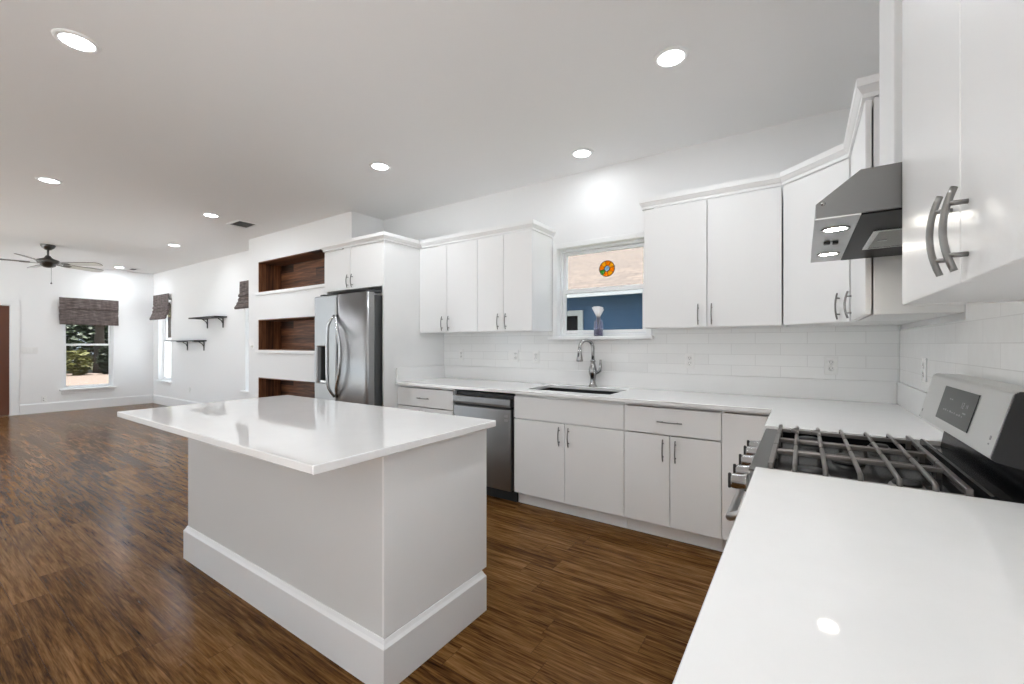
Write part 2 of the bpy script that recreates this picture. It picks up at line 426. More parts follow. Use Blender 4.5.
# ------------------------------------------------------------------ THE SETTING
struct('floor', MB().box(XL - 0.2, XR + 0.2, YB - 0.2, YW + 0.2, -0.12, 0), 'floor', 'dark brown hand scraped hardwood floor')
struct('ceiling', MB().box(XL - 0.2, XR + 0.2, YB - 0.2, YW + 0.2, CE, CE + 0.15), 'ceiling', 'flat white ceiling')

# sink wall with the kitchen window opening
WX0, WX1, WZ0, WZ1 = -1.878, -1.055, 1.355, 2.160
us = [NX1 - 0.02, WX0, WX1, XR + 0.15]; vs = [0, WZ0, WZ1, CE]
struct('wall_back', MB().grid(us, vs, lambda i, j: i == 1 and j == 1, YW, YW + 0.14, 'XZ'), 'wall', 'white wall behind the sink run')
struct('wall_right', MB().grid([YB, -3.45, -0.45, YW - 0.001], [0, 2.74, CE], lambda i, j: i == 1 and j == 0, XR, XR + 0.15, 'YZ'), 'wall', 'white wall behind the range')  # unseen opening beside the viewer, added to let bounced daylight in
# living-room side wall with two window openings
L1 = (-11.50, -10.80, 0.52, 2.20); L2 = (-7.62, -6.95, 0.52, 2.20)
us = [XL - 0.15, L1[0], L1[1], L2[0], L2[1], NX0 + 0.1]; vs = [0, 0.52, 2.20, CE]
struct('wall_living', MB().grid(us, vs, lambda i, j: i in (1, 3) and j == 1, YL, YL + 0.16, 'XZ'), 'wall', 'white living room side wall with shelves')
# far wall with window and front door openings
F1 = (2.035, 2.765, 0.42, 2.12); DR = (0.46, 1.375, 0.0, 1.985)
us = [YB, -3.4, -0.3, DR[0], DR[1], F1[0], F1[1], YL - 0.001]; vs = [0, F1[2], DR[3], F1[3], 2.7, CE]
def hole_far(i, j):
    if i == 1: return j < 4  # unseen opening added for fill daylight in the living room
    if i == 3: return j in (0, 1)
    if i == 5: return j in (1, 2)
    return False
struct('wall_far', MB().grid(us, vs, hole_far, XL - 0.16, XL, 'YZ'), 'wall', 'white far wall with front door and window')
# wall behind the photographer: wide unseen openings added to let fill daylight in
us = [XL, -11.65, -9.3, -9.2, -6.8, XR]; vs = [0, 2.74, CE]
struct('wall_front', MB().grid(us, vs, lambda i, j: i in (1, 3) and j == 0, YB - 0.14, YB, 'XZ'), 'wall', 'white wall behind the viewer with wide openings added for fill daylight')

# niche block
NI = [(2.020, 2.458), (1.200, 1.633), (0.370, 0.808)]; NXA, NXB, ND = -6.47, -4.46, 0.335
us = [NX0, NXA, NXB, NX1]; vs = [0, NI[2][0], NI[2][1], NI[1][0], NI[1][1], NI[0][0], NI[0][1], CE]
wn = MB().grid(us, vs, lambda i, j: i == 1 and j in (1, 3, 5), NY, NY + ND + 0.01, 'XZ')
wn.box(NX0, NX1, NY + ND + 0.011, YW + 0.13, 0, CE)
struct('wall_niche', wn, 'wall', 'white built out wall block holding three recessed niches')
for (a, b), nm in zip(NI, ('uppermost', 'middle', 'lowest')):
    n = thing('wall_niche_box', nm + ' dark wood lined niche recessed in the white wall block', 'wall niche', (NXA, NY, a), 0, 'wood lined wall niches')
    t = 0.012; y0, y1 = NY + 0.004, NY + ND
    obj('back_panel', MB().box(NXA + 0.001, NXB - 0.001, y1 - t, y1, a + 0.001, b - 0.001), 'niche_h', n)
    obj('side_panel', MB().box(NXA + 0.001, NXA + t, y0, y1 - t, a + 0.001, b - 0.001), 'niche_v', n)
    obj('side_panel', MB().box(NXB - t, NXB - 0.001, y0, y1 - t, a + 0.001, b - 0.001), 'niche_v', n)
    obj('top_panel', MB().box(NXA + t, NXB - t, y0, y1 - t, b - t, b - 0.001), 'niche_t', n)
    obj('bottom_panel', MB().box(NXA + t, NXB - t, y0, y1 - t, a + 0.001, a + t), 'niche_t', n)
    obj('sill', MB().box(NXA - 0.035, NXB + 0.03, NY - 0.022, NY - 0.0005, a - 0.042, a - 0.001, 0.003), 'trim', n, label='white painted sill strip')

# baseboards
def bb_prof(h): return [(0.001, 0.0), (0.016, 0.0), (0.016, h - 0.018), (0.006, h), (0.001, h)]
def bb(name, path, h=0.185): struct(name, MB().sweep(path, bb_prof(h)), 'trim', 'white baseboard')
# out = left of travel
bb('baseboard_far', [(XL, YL), (XL, DR[1] + 0.105)][::-1][::-1], 0.185)
bb('baseboard_far_door', [(XL, DR[0] - 0.105), (XL, -0.3)], 0.185)
bb('baseboard_living', [(NX0 - 0.001, YL), (XL + 0.017, YL)], 0.185)
bb('baseboard_niche', [(-4.262, NY), (NX0, NY), (NX0, YL - 0.017)], 0.15)

# tile backsplash (thin slab of tile on the walls)
TT = 0.010
xs = [-3.289, WX0 - 0.055, WX1 + 0.055, XR - 0.011]; zs = [1.0505, 1.318, 1.399]
bs = struct('trim_1', MB().grid(xs, zs, lambda i, j: i == 1 and j == 1, YW - TT, YW - 0.0005, 'XZ'), 'tile_s', 'glossy white tile backsplash along the sink wall')
ys = [0.0, 1.482, 2.238, YW - 0.011]; zs = [0.90, 1.0505, 1.372, 1.60]
struct('trim_2', MB().grid(ys, zs, lambda i, j: (j == 2 and i != 1) or (j == 0 and i != 1), XR - TT, XR - 0.0005, 'YZ'), 'tile_r', 'glossy white tile backsplash behind the range')

# ------------------------------------------------------------------ windows
def sash_window(name, frame_out, x0, x1, z0, z1, meet, label, depth0=0.05):
    """double hung window in local x (width) / y (outwards) ; built for local frame then rotated by the caller"""
    r = bpy.data.objects.new(name, None); C.objects.link(r); r['kind'] = 'structure'; r['label'] = label
    def P(n, mb, m): o = obj(n, mb, m, r, world=False); return o
    f = 0.022
    P('window_frame', MB().grid([x0 + .001, x0 + f, x1 - f, x1 - .001], [z0 + .001, z0 + f, z1 - f, z1 - .001], lambda i, j: i == 1 and j == 1, depth0, frame_out, 'XZ', 0.002), 'vinyl')
    s = 0.030; a0, a1 = x0 + f + 0.002, x1 - f - 0.002
    zl, zh = z0 + f + 0.002, z1 - f - 0.002
    # upper sash outside, lower sash inside
    P('upper_sash', MB().grid([a0, a0 + s, a1 - s, a1], [meet - 0.018, meet + 0.018, zh - s, zh], lambda i, j: i == 1 and j == 1, depth0 + 0.04, depth0 + 0.062, 'XZ', 0.002), 'vinyl')
    P('lower_sash', MB().grid([a0, a0 + s, a1 - s, a1], [zl, zl + s, meet - 0.020, meet + 0.020], lambda i, j: i == 1 and j == 1, depth0 + 0.010, depth0 + 0.036, 'XZ', 0.002), 'vinyl')
    P('upper_pane', MB().box(a0 + s, a1 - s, depth0 + 0.049, depth0 + 0.053, meet + 0.018, zh - s), 'glass')
    P('lower_pane', MB().box(a0 + s, a1 - s, depth0 + 0.021, depth0 + 0.025, zl + s, meet - 0.020), 'glass')
    if name in ('window_1', 'window_2'): P('insect_screen', MB().box(a0 + 0.004, a1 - 0.004, depth0 + 0.0655, depth0 + 0.0665, zl + 0.004, meet), 'screen')
    return r
def casing(r, x0, x1, z0, z1, w, stool, out=0.018):
    """white trim round the opening, stool and apron on the room side (local y<0 is the room)"""
    g = MB().grid([x0 - w, x0, x1, x1 + w], [z0 - .005, z1, z1 + w], lambda i, j: i == 1 and j == 0, -out, -0.0005, 'XZ', 0.003)
    obj('casing', g, 'trim', r, world=False)
    obj('stool', MB().box(x0 - w - 0.02, x1 + w + 0.02, -stool, -0.0005, z0 - 0.034, z0 - 0.004, 0.004), 'trim', r, world=False)

# window over the sink  (local x = world x, local y = world y - YW)
w1 = sash_window('window_1', 0.125, WX0, WX1, WZ0, WZ1, 1.768, 'double hung white window above the sink', 0.045)
w1.location = (0, YW, 0); casing(w1, WX0, WX1, WZ0, WZ1, 0.044, 0.075)
# far wall window: local x -> world y needs rotation +90deg (local y -> world -x)
w2 = sash_window('window_2', 0.14, F1[0], F1[1], F1[2], F1[3], 1.275, 'far wall window showing trees and a sunlit yard', 0.05)
w2.location = (XL, 0, 0); w2.rotation_euler = (0, 0, PI / 2)
obj('stool', MB().box(F1[0] - 0.05, F1[1] + 0.05, -0.075, -0.0005, F1[2] - 0.03, F1[2] - 0.001, 0.004), 'trim', w2, world=False)
obj('apron', MB().box(F1[0] - 0.02, F1[1] + 0.02, -0.018, -0.0005, F1[2] - 0.10, F1[2] - 0.031, 0.004), 'trim', w2, world=False)
for nm, L, lab in (('window_3', L1, 'narrow looking side window beside the far corner'), ('window_4', L2, 'side window sliver just left of the niche wall')):
    w = sash_window(nm, 0.155, L[0], L[1], L[2], L[3], 1.36, lab, 0.08); w.location = (0, YL, 0)
    obj('stool', MB().box(L[0] - 0.05, L[1] + 0.05, -0.06, -0.0005, L[2] - 0.03, L[2] - 0.001, 0.004), 'trim', w, world=False)
    obj('apron', MB().box(L[0] - 0.02, L[1] + 0.02, -0.016, -0.0005, L[2] - 0.09, L[2] - 0.031, 0.004), 'trim', w, world=False)

# front door (mostly outside the frame, right stile in view)
d1 = sroot('door_1', (XL, 0, 0), 'brown wooden front door with a tall glass lite')
y0, y1 = DR[0] + 0.012, DR[1] - 0.012
obj('door_leaf', MB().grid([y0, y0 + 0.13, y1 - 0.13, y1], [0.012, 0.62, 1.86, DR[3] - 0.012], lambda i, j: i == 1 and j == 1, XL - 0.075, XL - 0.03, 'YZ', 0.004), 'doorwood', d1)
pn = MB()
for (a, b, c, d) in ((y0 + 0.17, (y0 + y1) / 2 - 0.03, 0.16, 0.52), ((y0 + y1) / 2 + 0.03, y1 - 0.17, 0.16, 0.52)): pn.box(XL - 0.03, XL - 0.02, a, b, c, d, 0.006)
obj('door_panel', pn, 'doorwood', d1)
obj('door_lite', MB().box(XL - 0.056, XL - 0.050, y0 + 0.13, y1 - 0.13, 0.62, 1.86), 'glass', d1)
obj('door_handle', MB().lathe([(0.0, 0.0), (0.028, 0.0), (0.028, 0.006), (0.01, 0.01), (0.01, 0.035), (0.026, 0.045), (0.022, 0.065), (0, 0.068)], (XL - 0.03, y0 + 0.065, 0.95), 'X', 16), 'bronze', d1)
obj('door_frame', MB().grid([DR[0] - 0.1, DR[0], DR[1], DR[1] + 0.1], [0, DR[3], DR[3] + 0.1], lambda i, j: i == 1 and j == 0, XL + 0.0005, XL + 0.018, 'YZ', 0.003), 'trim', d1)
jm = MB().grid([DR[0] + .001, DR[0] + 0.011, DR[1] - 0.011, DR[1] - .001], [0.001, DR[3] - 0.011, DR[3] - .001], lambda i, j: i == 1 and j == 0, XL - 0.155, XL - 0.001, 'YZ')
obj('door_jamb', jm, 'trim', d1)

# ------------------------------------------------------------------ handles
def handle_mb(c, along, out, L=0.14, bow=0.028, end=0.015, r=0.0050):
    c, along, out = Vector(c), Vector(along), Vector(out); mb = MB(); pts = []; rs = []
    for i in range(13):
        t = -1 + i / 6
        pts.append(c + along * (t * L / 2) + out * (bow - (bow - end) * t * t)); rs.append(r * (1.0 if abs(t) < .99 else 0.93))
    mb.tube(pts, rs, 10, flat=0.8, up=out)
    for t in (-0.62, 0.62):
        p = c + along * (t * L / 2); h = bow - (bow - end) * t * t
        mb.tube([p, p + out * (h + 0.001)], 0.004, 8)
    return mb

# ------------------------------------------------------------------ cabinets (local: x right, -y out of the front, z up; door face at y = 0)
DT = 0.02
def door(parent, x0, x1, z0, z1, handle=None, hl=0.14, name='door', hname='handle'):
    g = 0.0022
    d = obj(name, MB().box(x0 + g, x1 - g, 0, DT, z0 + g, z1 - g, 0.0016), 'cab', parent, world=False)
    if handle:
        (hx, hz, ax) = handle
        obj(hname, handle_mb((hx, -0.0005, hz), (0, 0, 1) if ax == 'v' else (1, 0, 0), (0, -1, 0), hl), 'nickel', d, world=False)
    return d
def carcass(parent, w, depth, z0, z1, y0=None, side=0.018, bottom_up=0.0):
    y0 = DT + 0.001 if y0 is None else y0
    mb = MB()
    for (a, b) in ((0.001, side), (w - side, w - 0.001)): mb.box(a, b, y0, depth, z0, z1, 0.001)
    mb.box(side, w - side, y0 + 0.001, depth, z0 + bottom_up, z0 + bottom_up + 0.018)
    mb.box(side, w - side, y0 + 0.001, depth, z1 - 0.018, z1)
    mb.box(side, w - side, depth - 0.012, depth, z0 + bottom_up + 0.018, z1 - 0.018)
    mb.box(side, w - side, y0 + 0.001, y0 + 0.019, z0 + bottom_up + 0.018, z0 + bottom_up + 0.03)
    return obj('carcass', mb, 'cab', parent, world=False)
def place(o, x, y, rot=0.0): o.location = (x, y, 0); o.rotation_euler = (0, 0, rot); return o

UD = YW - YU - 0.001
def wall_cab(x0, x1, split, label, hz=1.487, hoff=(0.055, 0.05)):
    t = thing('wall_cabinet', label, 'wall cabinet', (x0, YU, 0)); w = x1 - x0; s = split - x0
    carcass(t, w, UD, UB, UT + 0.003)
    door(t, 0, s, UB, UT, (s - hoff[0], hz, 'v')); door(t, s, w, UB, UT, (s + hoff[1] * 0.6, hz, 'v'))
    return t
wall_cab(-3.288, -2.527, -2.911, 'white two door wall cabinet beside the fridge tower')
wall_cab(-2.527, -1.927, -2.226, 'white two door wall cabinet just left of the sink window')
wall_cab(-0.966, -0.105, -0.537, 'white two door wall cabinet just right of the sink window')
# diagonal corner wall cabinet
ax, ay, bx_, by_ = -0.103, YU, XC, 2.876
ln = math.hypot(bx_ - ax, by_ - ay); rot = math.atan2(by_ - ay, bx_ - ax)
t = thing('corner_wall_cabinet', 'white diagonal corner wall cabinet with one door', 'wall cabinet', (ax, ay, 0), rot)
cr, sr = math.cos(-rot), math.sin(-rot)
def loc(px, py): dx, dy = px - ax, py - ay; return (dx * cr - dy * sr, dx * sr + dy * cr)
door(t, 0.004, ln - 0.004, UB, UT, (ln - 0.06, 1.487, 'v'))
nrm = Vector((by_ - ay, -(bx_ - ax))).normalized() * -1
ins = lambda p, d=0.022: (p[0] + 0.693 * d, p[1] + 0.72 * d)
poly = [ins((ax, ay)), (ax + 0.012, YW - 0.012), (XR - 0.012, YW - 0.012), (XR - 0.012, by_ + 0.012), ins((bx_, by_))]
obj('carcass', MB().prism([loc(*p) for p in poly], UB, UT + 0.003, 'Z'), 'cab_in', t, world=False)
# single door cabinet between corner and hood (faces -x): local x runs towards -y
t = thing('wall_cabinet', 'white single door wall cabinet between the corner cabinet and range hood', 'wall cabinet', (XC, 2.872, 0), -PI / 2)
w = 2.872 - 2.232; carcass(t, w, XR - XC - 0.012, UB, UT + 0.003, y0=DT + 0.006)
door(t, 0, w, UB, UT, (0.055, 1.487, 'v'))
# near cabinet
t = thing('wall_cabinet', 'large white two door wall cabinet right of the hood nearest the viewer', 'wall cabinet', (XC, 1.462, 0), -PI / 2)
w = 1.462 - 0.49; carcass(t, w, XR - XC - 0.012, 1.378, UT + 0.003, bottom_up=0.004)
door(t, 0, 0.487, 1.378, UT, (0.487 - 0.042, 1.466, 'v'), 0.135); door(t, 0.487, w, 1.378, UT, (0.487 + 0.042, 1.460, 'v'), 0.13)
# boxed duct above the hood
t = thing('duct_cover', 'tall white boxed duct cover rising from the hood to the ceiling', 'duct cover', (XC + 0.1, 1.84, 1.75))
obj('cover', MB().box(0.226, XR - 0.001, 1.70, 1.99, 1.752, CE - 0.001, 0.002), 'cab', t)

# crown mouldings
CP = [(0.0, UT + 0.004), (0.010, UT + 0.004), (0.010, UT + 0.022), (0.015, UT + 0.026), (0.026, UT + 0.044), (0.030, UT + 0.048), (0.030, UT + 0.080), (0.0, UT + 0.080)]
def crown(path, label):
    o = obj('cabinet_crown', MB().sweep(path, CP), 'cab', None); tag(o, label, 'crown moulding', None)
crown([(-1.927, YW - 0.001), (-1.927, YU), (-3.248, YU)], 'white crown moulding over the wall cabinets left of the sink window')
crown([(-3.29, YW - 0.001), (-3.29, 2.707), (-4.26, 2.707), (-4.26, NY - 0.001)], 'white crown moulding around the top of the fridge tower')
crown([(XR - 0.001, 2.232), (XC, 2.232), (XC, 2.876), (-0.103, YU), (-0.966, YU), (-0.966, YW - 0.001)], 'white crown moulding bending round the corner right of the sink window')
crown([(XR - 0.001, 0.49), (XC, 0.49), (XC, 1.462), (XR - 0.001, 1.462)], 'white crown moulding over the nearest wall cabinet')

# fridge tower
t = thing('fridge_cabinet', 'tall white cabinet tower enclosing the refrigerator', 'tall cabinet', (-4.26, 2.707, 0)); W = 0.97
D = YW - 2.707 - 0.001
obj('side_panel', MB().box(W - 0.022, W - 0.001, 0, D, 0, UT + 0.003, 0.001), 'cab', t, world=False)
obj('side_panel', MB().box(0.001, 0.022, DT + 0.001, NY - 2.707 - 0.001, 0, UT + 0.003, 0.001), 'cab', t, world=False)
mb = MB(); mb.box(0.023, W - 0.023, DT + 0.002, 0.37, 1.842, UT + 0.002); obj('carcass', mb, 'cab_in', t, world=False)
door(t, 0.003, 0.455, 1.838, UT, (0.420, 1.925, 'v'), 0.13); door(t, 0.455, W - 0.022, 1.838, UT, (0.492, 1.925, 'v'), 0.13)

# base cabinets along the sink wall
BD = YW - YBASE - 0.012
def base_cab(x0, x1, label, kind):
    t = thing('base_cabinet', label, 'base cabinet', (x0, YBASE, 0)); w = x1 - x0; m = w / 2
    carcass(t, w, BD, 0.10, 0.692 if kind == 'sink' else 0.8895); obj('plinth', MB().box(0.001, w - 0.001, 0.066, 0.084, 0, 0.099), 'cab', t, world=False)
    if kind == 'filler':
        door(t, 0, w, 0.10, 0.868); return t
    if kind == 'sink': obj('top_rail', MB().box(0.018, w - 0.018, 0.022, 0.045, 0.80, 0.8895).box(0.001, 0.0175, 0.021, 0.045, 0.695, 0.8895).box(w - 0.0175, w - 0.001, 0.021, 0.045, 0.695, 0.8895), 'cab_in', t, world=False)
    if kind == 'sink': door(t, 0, w, 0.694, 0.868, name='false_front')
    else: door(t, 0, w, 0.694, 0.868, (m, 0.778, 'h'), 0.155, name='drawer_front')
    door(t, 0, m, 0.10, 0.690, (m - 0.042, 0.595, 'v')); door(t, m, w, 0.10, 0.690, (m + 0.036, 0.595, 'v'))
    return t
base_cab(-3.288, -2.560, 'white base cabinet with a drawer left of the dishwasher', 'drawer')
base_cab(-1.915, -1.010, 'white sink base cabinet with two doors under the sink', 'sink')
base_cab(-1.010, -0.405, 'white base cabinet with one drawer over two doors right of the sink', 'drawer')
base_cab(-0.405, -0.095, 'plain white corner filler cabinet beside the range', 'filler')
# range-wall base cabinets
t = thing('base_cabinet', 'white corner base cabinet under the short worktop behind the range', 'base cabinet', (-0.092, 2.862, 0), -PI / 2)
carcass(t, 2.862 - 2.262, XR + 0.080, 0.10, 0.8895); door(t, 0, 0.60, 0.10, 0.868); obj('plinth', MB().box(0.001, 0.599, 0.066, 0.084, 0, 0.099), 'cab', t, world=False)
t = thing('base_cabinet', 'white base cabinet under the nearest worktop', 'base cabinet', (-0.092, 1.470, 0), -PI / 2)
w = 1.47 + 0.2; carcass(t, w, XR + 0.080, 0.10, 0.8895); obj('plinth', MB().box(0.001, w - 0.001, 0.066, 0.084, 0, 0.099), 'cab', t, world=False)
for k in range(2):
    door(t, k * w / 2, (k + 1) * w / 2, 0.10, 0.690, (w / 2 + (k - .5) * 0.09, 0.6, 'v')); door(t, k * w / 2, (k + 1) * w / 2, 0.694, 0.868, ((k + .5) * w / 2, 0.778, 'h'), name='drawer_front')

# ------------------------------------------------------------------ worktops, upstands, sink
SX0, SX1, SY0, SY1 = -1.885, -1.165, 3.00, 3.415
CY, CX, RY = 2.837, -0.142, 2.252
t = thing('worktop', 'white quartz L shaped worktop with undermount sink cut out', 'worktop', (-1.5, 3.2, ZC - TW))
us = [-3.288, SX0, SX1, CX, XR - 0.001]; vs = [RY, CY, SY0, SY1, YW - 0.001]
obj('slab', MB().grid(us, vs, lambda i, j: (i < 3 and j == 0) or (i == 1 and j == 2), ZC - TW, ZC, 'XY', 0.002), 'quartz', t)
obj('upstand', MB().box(-3.287, XR - 0.023, YW - 0.021, YW - 0.001, ZC + 0.0003, 1.05, 0.0015), 'quartz_up', t)
obj('upstand', MB().box(XR - 0.021, XR - 0.001, RY, YW - 0.002, ZC + 0.0003, 1.05, 0.0015), 'quartz_up', t)
obj('upstand', MB().box(-3.287, -3.268, CY + 0.01, YW - 0.0215, ZC + 0.0003, 1.05, 0.0015), 'quartz_up', t)
o = obj('worktop', MB().box(-0.117, XR - 0.012, -0.22, 1.479, ZC - TW, ZC, 0.002), 'quartz'); tag(o, 'white quartz worktop nearest the viewer in front of the range', 'worktop')
o2 = obj('worktop', MB().box(-3.099, -1.2255, 0.742, 1.681, ZC - TH, ZC, 0.003), 'quartz'); tag(o2, 'white quartz island worktop overhanging the island base', 'worktop')

t = thing('kitchen_sink', 'undermount steel sink set in the worktop below the window', 'sink', ((SX0 + SX1) / 2, 3.23, 0.70))
m_ = MB(); e = 0.006; zb, zt = 0.70, ZC - TW - 0.0006
a0, a1, b0, b1 = SX0 - e, SX1 + e, SY0 - e, SY1 + e; th = 0.003
m_.box(a0, a1, b0, b1, zb, zb + th)
for q in ((a0, a0 + th, b0, b1), (a1 - th, a1, b0, b1), (a0 + th, a1 - th, b0, b0 + th), (a0 + th, a1 - th, b1 - th, b1)): m_.box(*q, zb + th, zt)
obj('basin', m_, 'basin', t)
obj('drain', MB().lathe([(0, 0.0005), (0.02, 0.0005), (0.03, 0.003), (0.045, 0.004), (0.045, 0.0)], ((SX0 + SX1) / 2, 3.26, zb + th), 'Z', 20), 'chrome', t)

# faucet
FX, FY = -1.498, 3.468
t = thing('faucet', 'brushed nickel gooseneck faucet with pull down spray head behind the sink', 'faucet', (FX, FY, ZC))
obj('body', MB().lathe([(0.0, 0.0), (0.038, 0.0), (0.038, 0.006), (0.030, 0.016), (0.021, 0.05), (0.025, 0.09), (0.035, 0.12), (0.035, 0.15), (0.025, 0.185), (0.018, 0.21), (0.023, 0.216), (0.023, 0.226), (0.014, 0.232), (0, 0.232)], (FX, FY, ZC + 0.0005), 'Z', 24), 'chrome', t)
pts = [(FX, FY, ZC + 0.225), (FX, FY, ZC + 0.30)]
dirv = Vector((-0.55, -0.83, 0)).normalized(); R_ = 0.066
for i in range(0, 13):
    a = PI * i / 12 * 1.02
    q = dirv * (R_ - R_ * math.cos(a)); pts.append((FX + q.x, FY + q.y, ZC + 0.335 + R_ * math.sin(a)))
obj('spout', MB().tube(pts, 0.0142, 14), 'chrome', t)
end = Vector(pts[-1])
sp = obj('spray_head', MB().lathe([(0.0, 0.0), (0.0155, 0.0), (0.017, -0.03), (0.026, -0.085), (0.029, -0.105), (0.026, -0.110), (0.0, -0.110)], tuple(end), 'Z', 20), 'chrome', t)
obj('spray_button', MB().box(end.x - 0.006, end.x + 0.006, end.y - 0.024, end.y - 0.016, end.z - 0.07, end.z - 0.035, 0.002), 'matte_black', sp)
obj('lever', MB().tube([(FX + 0.02, FY, ZC + 0.125), (FX + 0.05, FY - 0.004, ZC + 0.128), (FX + 0.066, FY - 0.006, ZC + 0.14), (FX + 0.072, FY - 0.008, ZC + 0.17), (FX + 0.075, FY - 0.010, ZC + 0.235)], [0.016, 0.015, 0.014, 0.0105, 0.0085], 12), 'chrome', t)

# bottle on the sill
BX, BY, BZ = -1.462, YW - 0.035, WZ0 - 0.0035
t = thing('glass_bottle', 'small violet glass bottle holding flared white paper on the window sill', 'bottle', (BX, BY, BZ))
obj('bottle', MB().lathe([(0, 0.0), (0.036, 0.0), (0.041, 0.006), (0.041, 0.10), (0.036, 0.125), (0.018, 0.148), (0.015, 0.175), (0.018, 0.18), (0.013, 0.18), (0.012, 0.15), (0.033, 0.12), (0.037, 0.10), (0.037, 0.008), (0, 0.008)], (BX, BY, BZ), 'Z', 24), 'purple', t)
obj('liquid', MB().lathe([(0, 0.009), (0.036, 0.009), (0.036, 0.062), (0, 0.062)], (BX, BY, BZ), 'Z', 20), 'oil', t)
fl = MB()
for k in range(9):
    a = k * 2 * PI / 9; fl.tube([(BX, BY, BZ + 0.02), (BX + 0.008 * math.cos(a), BY + 0.008 * math.sin(a), BZ + 0.165), (BX + (0.030 + 0.008 * (k % 3)) * math.cos(a), BY + 0.022 * math.sin(a), BZ + 0.245 + 0.012 * math.cos(a + 2))], [0.004, 0.006, 0.017], 8)
obj('paper_flare', fl, 'paper', t)

# stained glass sun catcher on the upper pane
GX, GY, GZ = -1.432, YW + 0.045 + 0.040, 1.951
t = thing('sun_catcher', 'round orange stained glass sun catcher stuck on the sink window', 'ornament', (GX, GY, GZ)); R0 = 0.068
def ring_piece(a0, a1, r0, r1, n=8):
    P = [(GX + r1 * math.cos(a0 + (a1 - a0) * i / n), GZ + r1 * math.sin(a0 + (a1 - a0) * i / n)) for i in range(n + 1)]
    P += [(GX + r0 * math.cos(a1 - (a1 - a0) * i / n), GZ + r0 * math.sin(a1 - (a1 - a0) * i / n)) for i in range(n + 1)]
    return P
obj('rim', MB().lathe([(R0, -0.004), (R0 + 0.004, -0.004), (R0 + 0.004, 0.003), (R0, 0.003), (R0, -0.004)], (GX, GY, GZ), 'Y', 32), 'lead', t)
N_ = 8
for k in range(N_):
    a = k * 2 * PI / N_ + 0.2
    mname = 'st_green' if k in (4,) else ('st_amber' if k % 2 else 'st_orange')
    obj('glass_petal', MB().prism(ring_piece(a + 0.03, a + 2 * PI / N_ - 0.03, 0.028, R0), GY - 0.003, GY + 0.002, 'Y'), mname, t)
wb = MB().prism(ring_piece(0, 1.999 * PI, 0.0225, 0.027, 40), GY - 0.0035, GY + 0.0022, 'Y')
for k in range(N_):
    a = k * 2 * PI / N_ + 0.2; wb.prism(ring_piece(a - 0.028, a + 0.028, 0.0271, R0 - 0.0005, 3), GY - 0.0035, GY + 0.0022, 'Y')
obj('lead_web', wb, 'lead', t)
obj('glass_centre', MB().lathe([(0, -0.004), (0.022, -0.004), (0.022, 0.002), (0, 0.002)], (GX, GY, GZ), 'Y', 20), 'st_blue', t)

# ------------------------------------------------------------------ dishwasher
X0, X1, YD = -2.556, -1.917, YBASE - 0.010
t = thing('dishwasher', 'dark stainless dishwasher between white base cabinets', 'dishwasher', ((X0 + X1) / 2, 3.1, 0))
obj('tub', MB().box(X0 + 0.004, X1 - 0.004, YD + 0.05, YW - 0.05, 0.085, 0.868), 'matte_black', t)
obj('door', MB().box(X0 + 0.008, X1 - 0.024, YD, YD + 0.048, 0.095, 0.752, 0.006, 2), 'steel_dark', t)
cp = obj('control_panel', MB().prism([(YD + 0.05, 0.772), (YD - 0.004, 0.772), (YD - 0.008, 0.790), (YD - 0.004, 0.835), (YD + 0.05, 0.840)], X0 + 0.006, X1 - 0.024, 'X'), 'steel_dark', t)
obj('pocket_handle', MB().box(X0 + 0.012, X1 - 0.030, YD + 0.018, YD + 0.049, 0.753, 0.7715), 'slot', t)
b_ = MB()
for k in range(2): b_.box(X1 - 0.085, X1 - 0.050, YD - 0.0008, YD - 0.0001, 0.690 - k * 0.034, 0.712 - k * 0.034)
obj('badge', b_, 'badge', t)
obj('button', MB().box(X0 + 0.06, X0 + 0.085, YD - 0.0095, YD - 0.004, 0.80, 0.808), 'badge', cp)
obj('kick_plate', MB().box(X0 + 0.004, X1 - 0.004, YD + 0.06, YD + 0.075, 0.002, 0.084), 'matte_black', t)

# ------------------------------------------------------------------ refrigerator
t = thing('refrigerator', 'stainless side by side refrigerator with bowed handles and dispenser', 'refrigerator', (-3.76, 2.95, 0))
obj('case', MB().box(-4.165, -3.345, 2.64, 3.38, 0.02, 1.752, 0.004), 'grey', t)
obj('base_grille', MB().box(-4.16, -3.35, 2.60, 2.639, 0.012, 0.075), 'matte_black', t)
DXA, DXB, DZA, DZB = -4.150, -3.952, 0.890, 1.258
ld = obj('door', MB().grid([-4.198, DXA, DXB, -3.826], [0.08, DZA, DZB, 1.772], lambda i, j: i == 1 and j == 1, 2.555, 2.632, 'XZ', 0.010), 'steel_v', t, label='left freezer door with dispenser')
bw = MB(); n_ = 14; pl = []
for i in range(n_ + 1):
    q = -1 + 2 * i / n_; pl.append((-3.5765 + 0.2415 * q, 2.550 + 0.007 * q * q + (0.010 if abs(q) > .99 else 0)))
bw.prism(pl + [(-3.335, 2.632), (-3.818, 2.632)], 0.08, 1.772, 'Z')
for f in bw.bm.faces: f.smooth = abs(f.normal.z) < 0.5 and f.calc_center_median().y < 2.57
rd = obj('door', bw, 'steel_v', t, label='right door')
dp = obj('dispenser', MB().box(DXA + 0.0005, DXB - 0.0005, 2.622, 2.631, DZA + .0005, DZB - .0005), 'matte_black', ld)
obj('dispenser_panel', MB().box(DXA + 0.002, DXA + 0.062, 2.560, 2.621, DZA + 0.002, DZB - 0.002, 0.002), 'grey', ld)
obj('dispenser_tray', MB().box(DXA + 0.064, DXB - 0.002, 2.552, 2.621, DZA + 0.002, DZA + 0.024, 0.002), 'steel', ld)
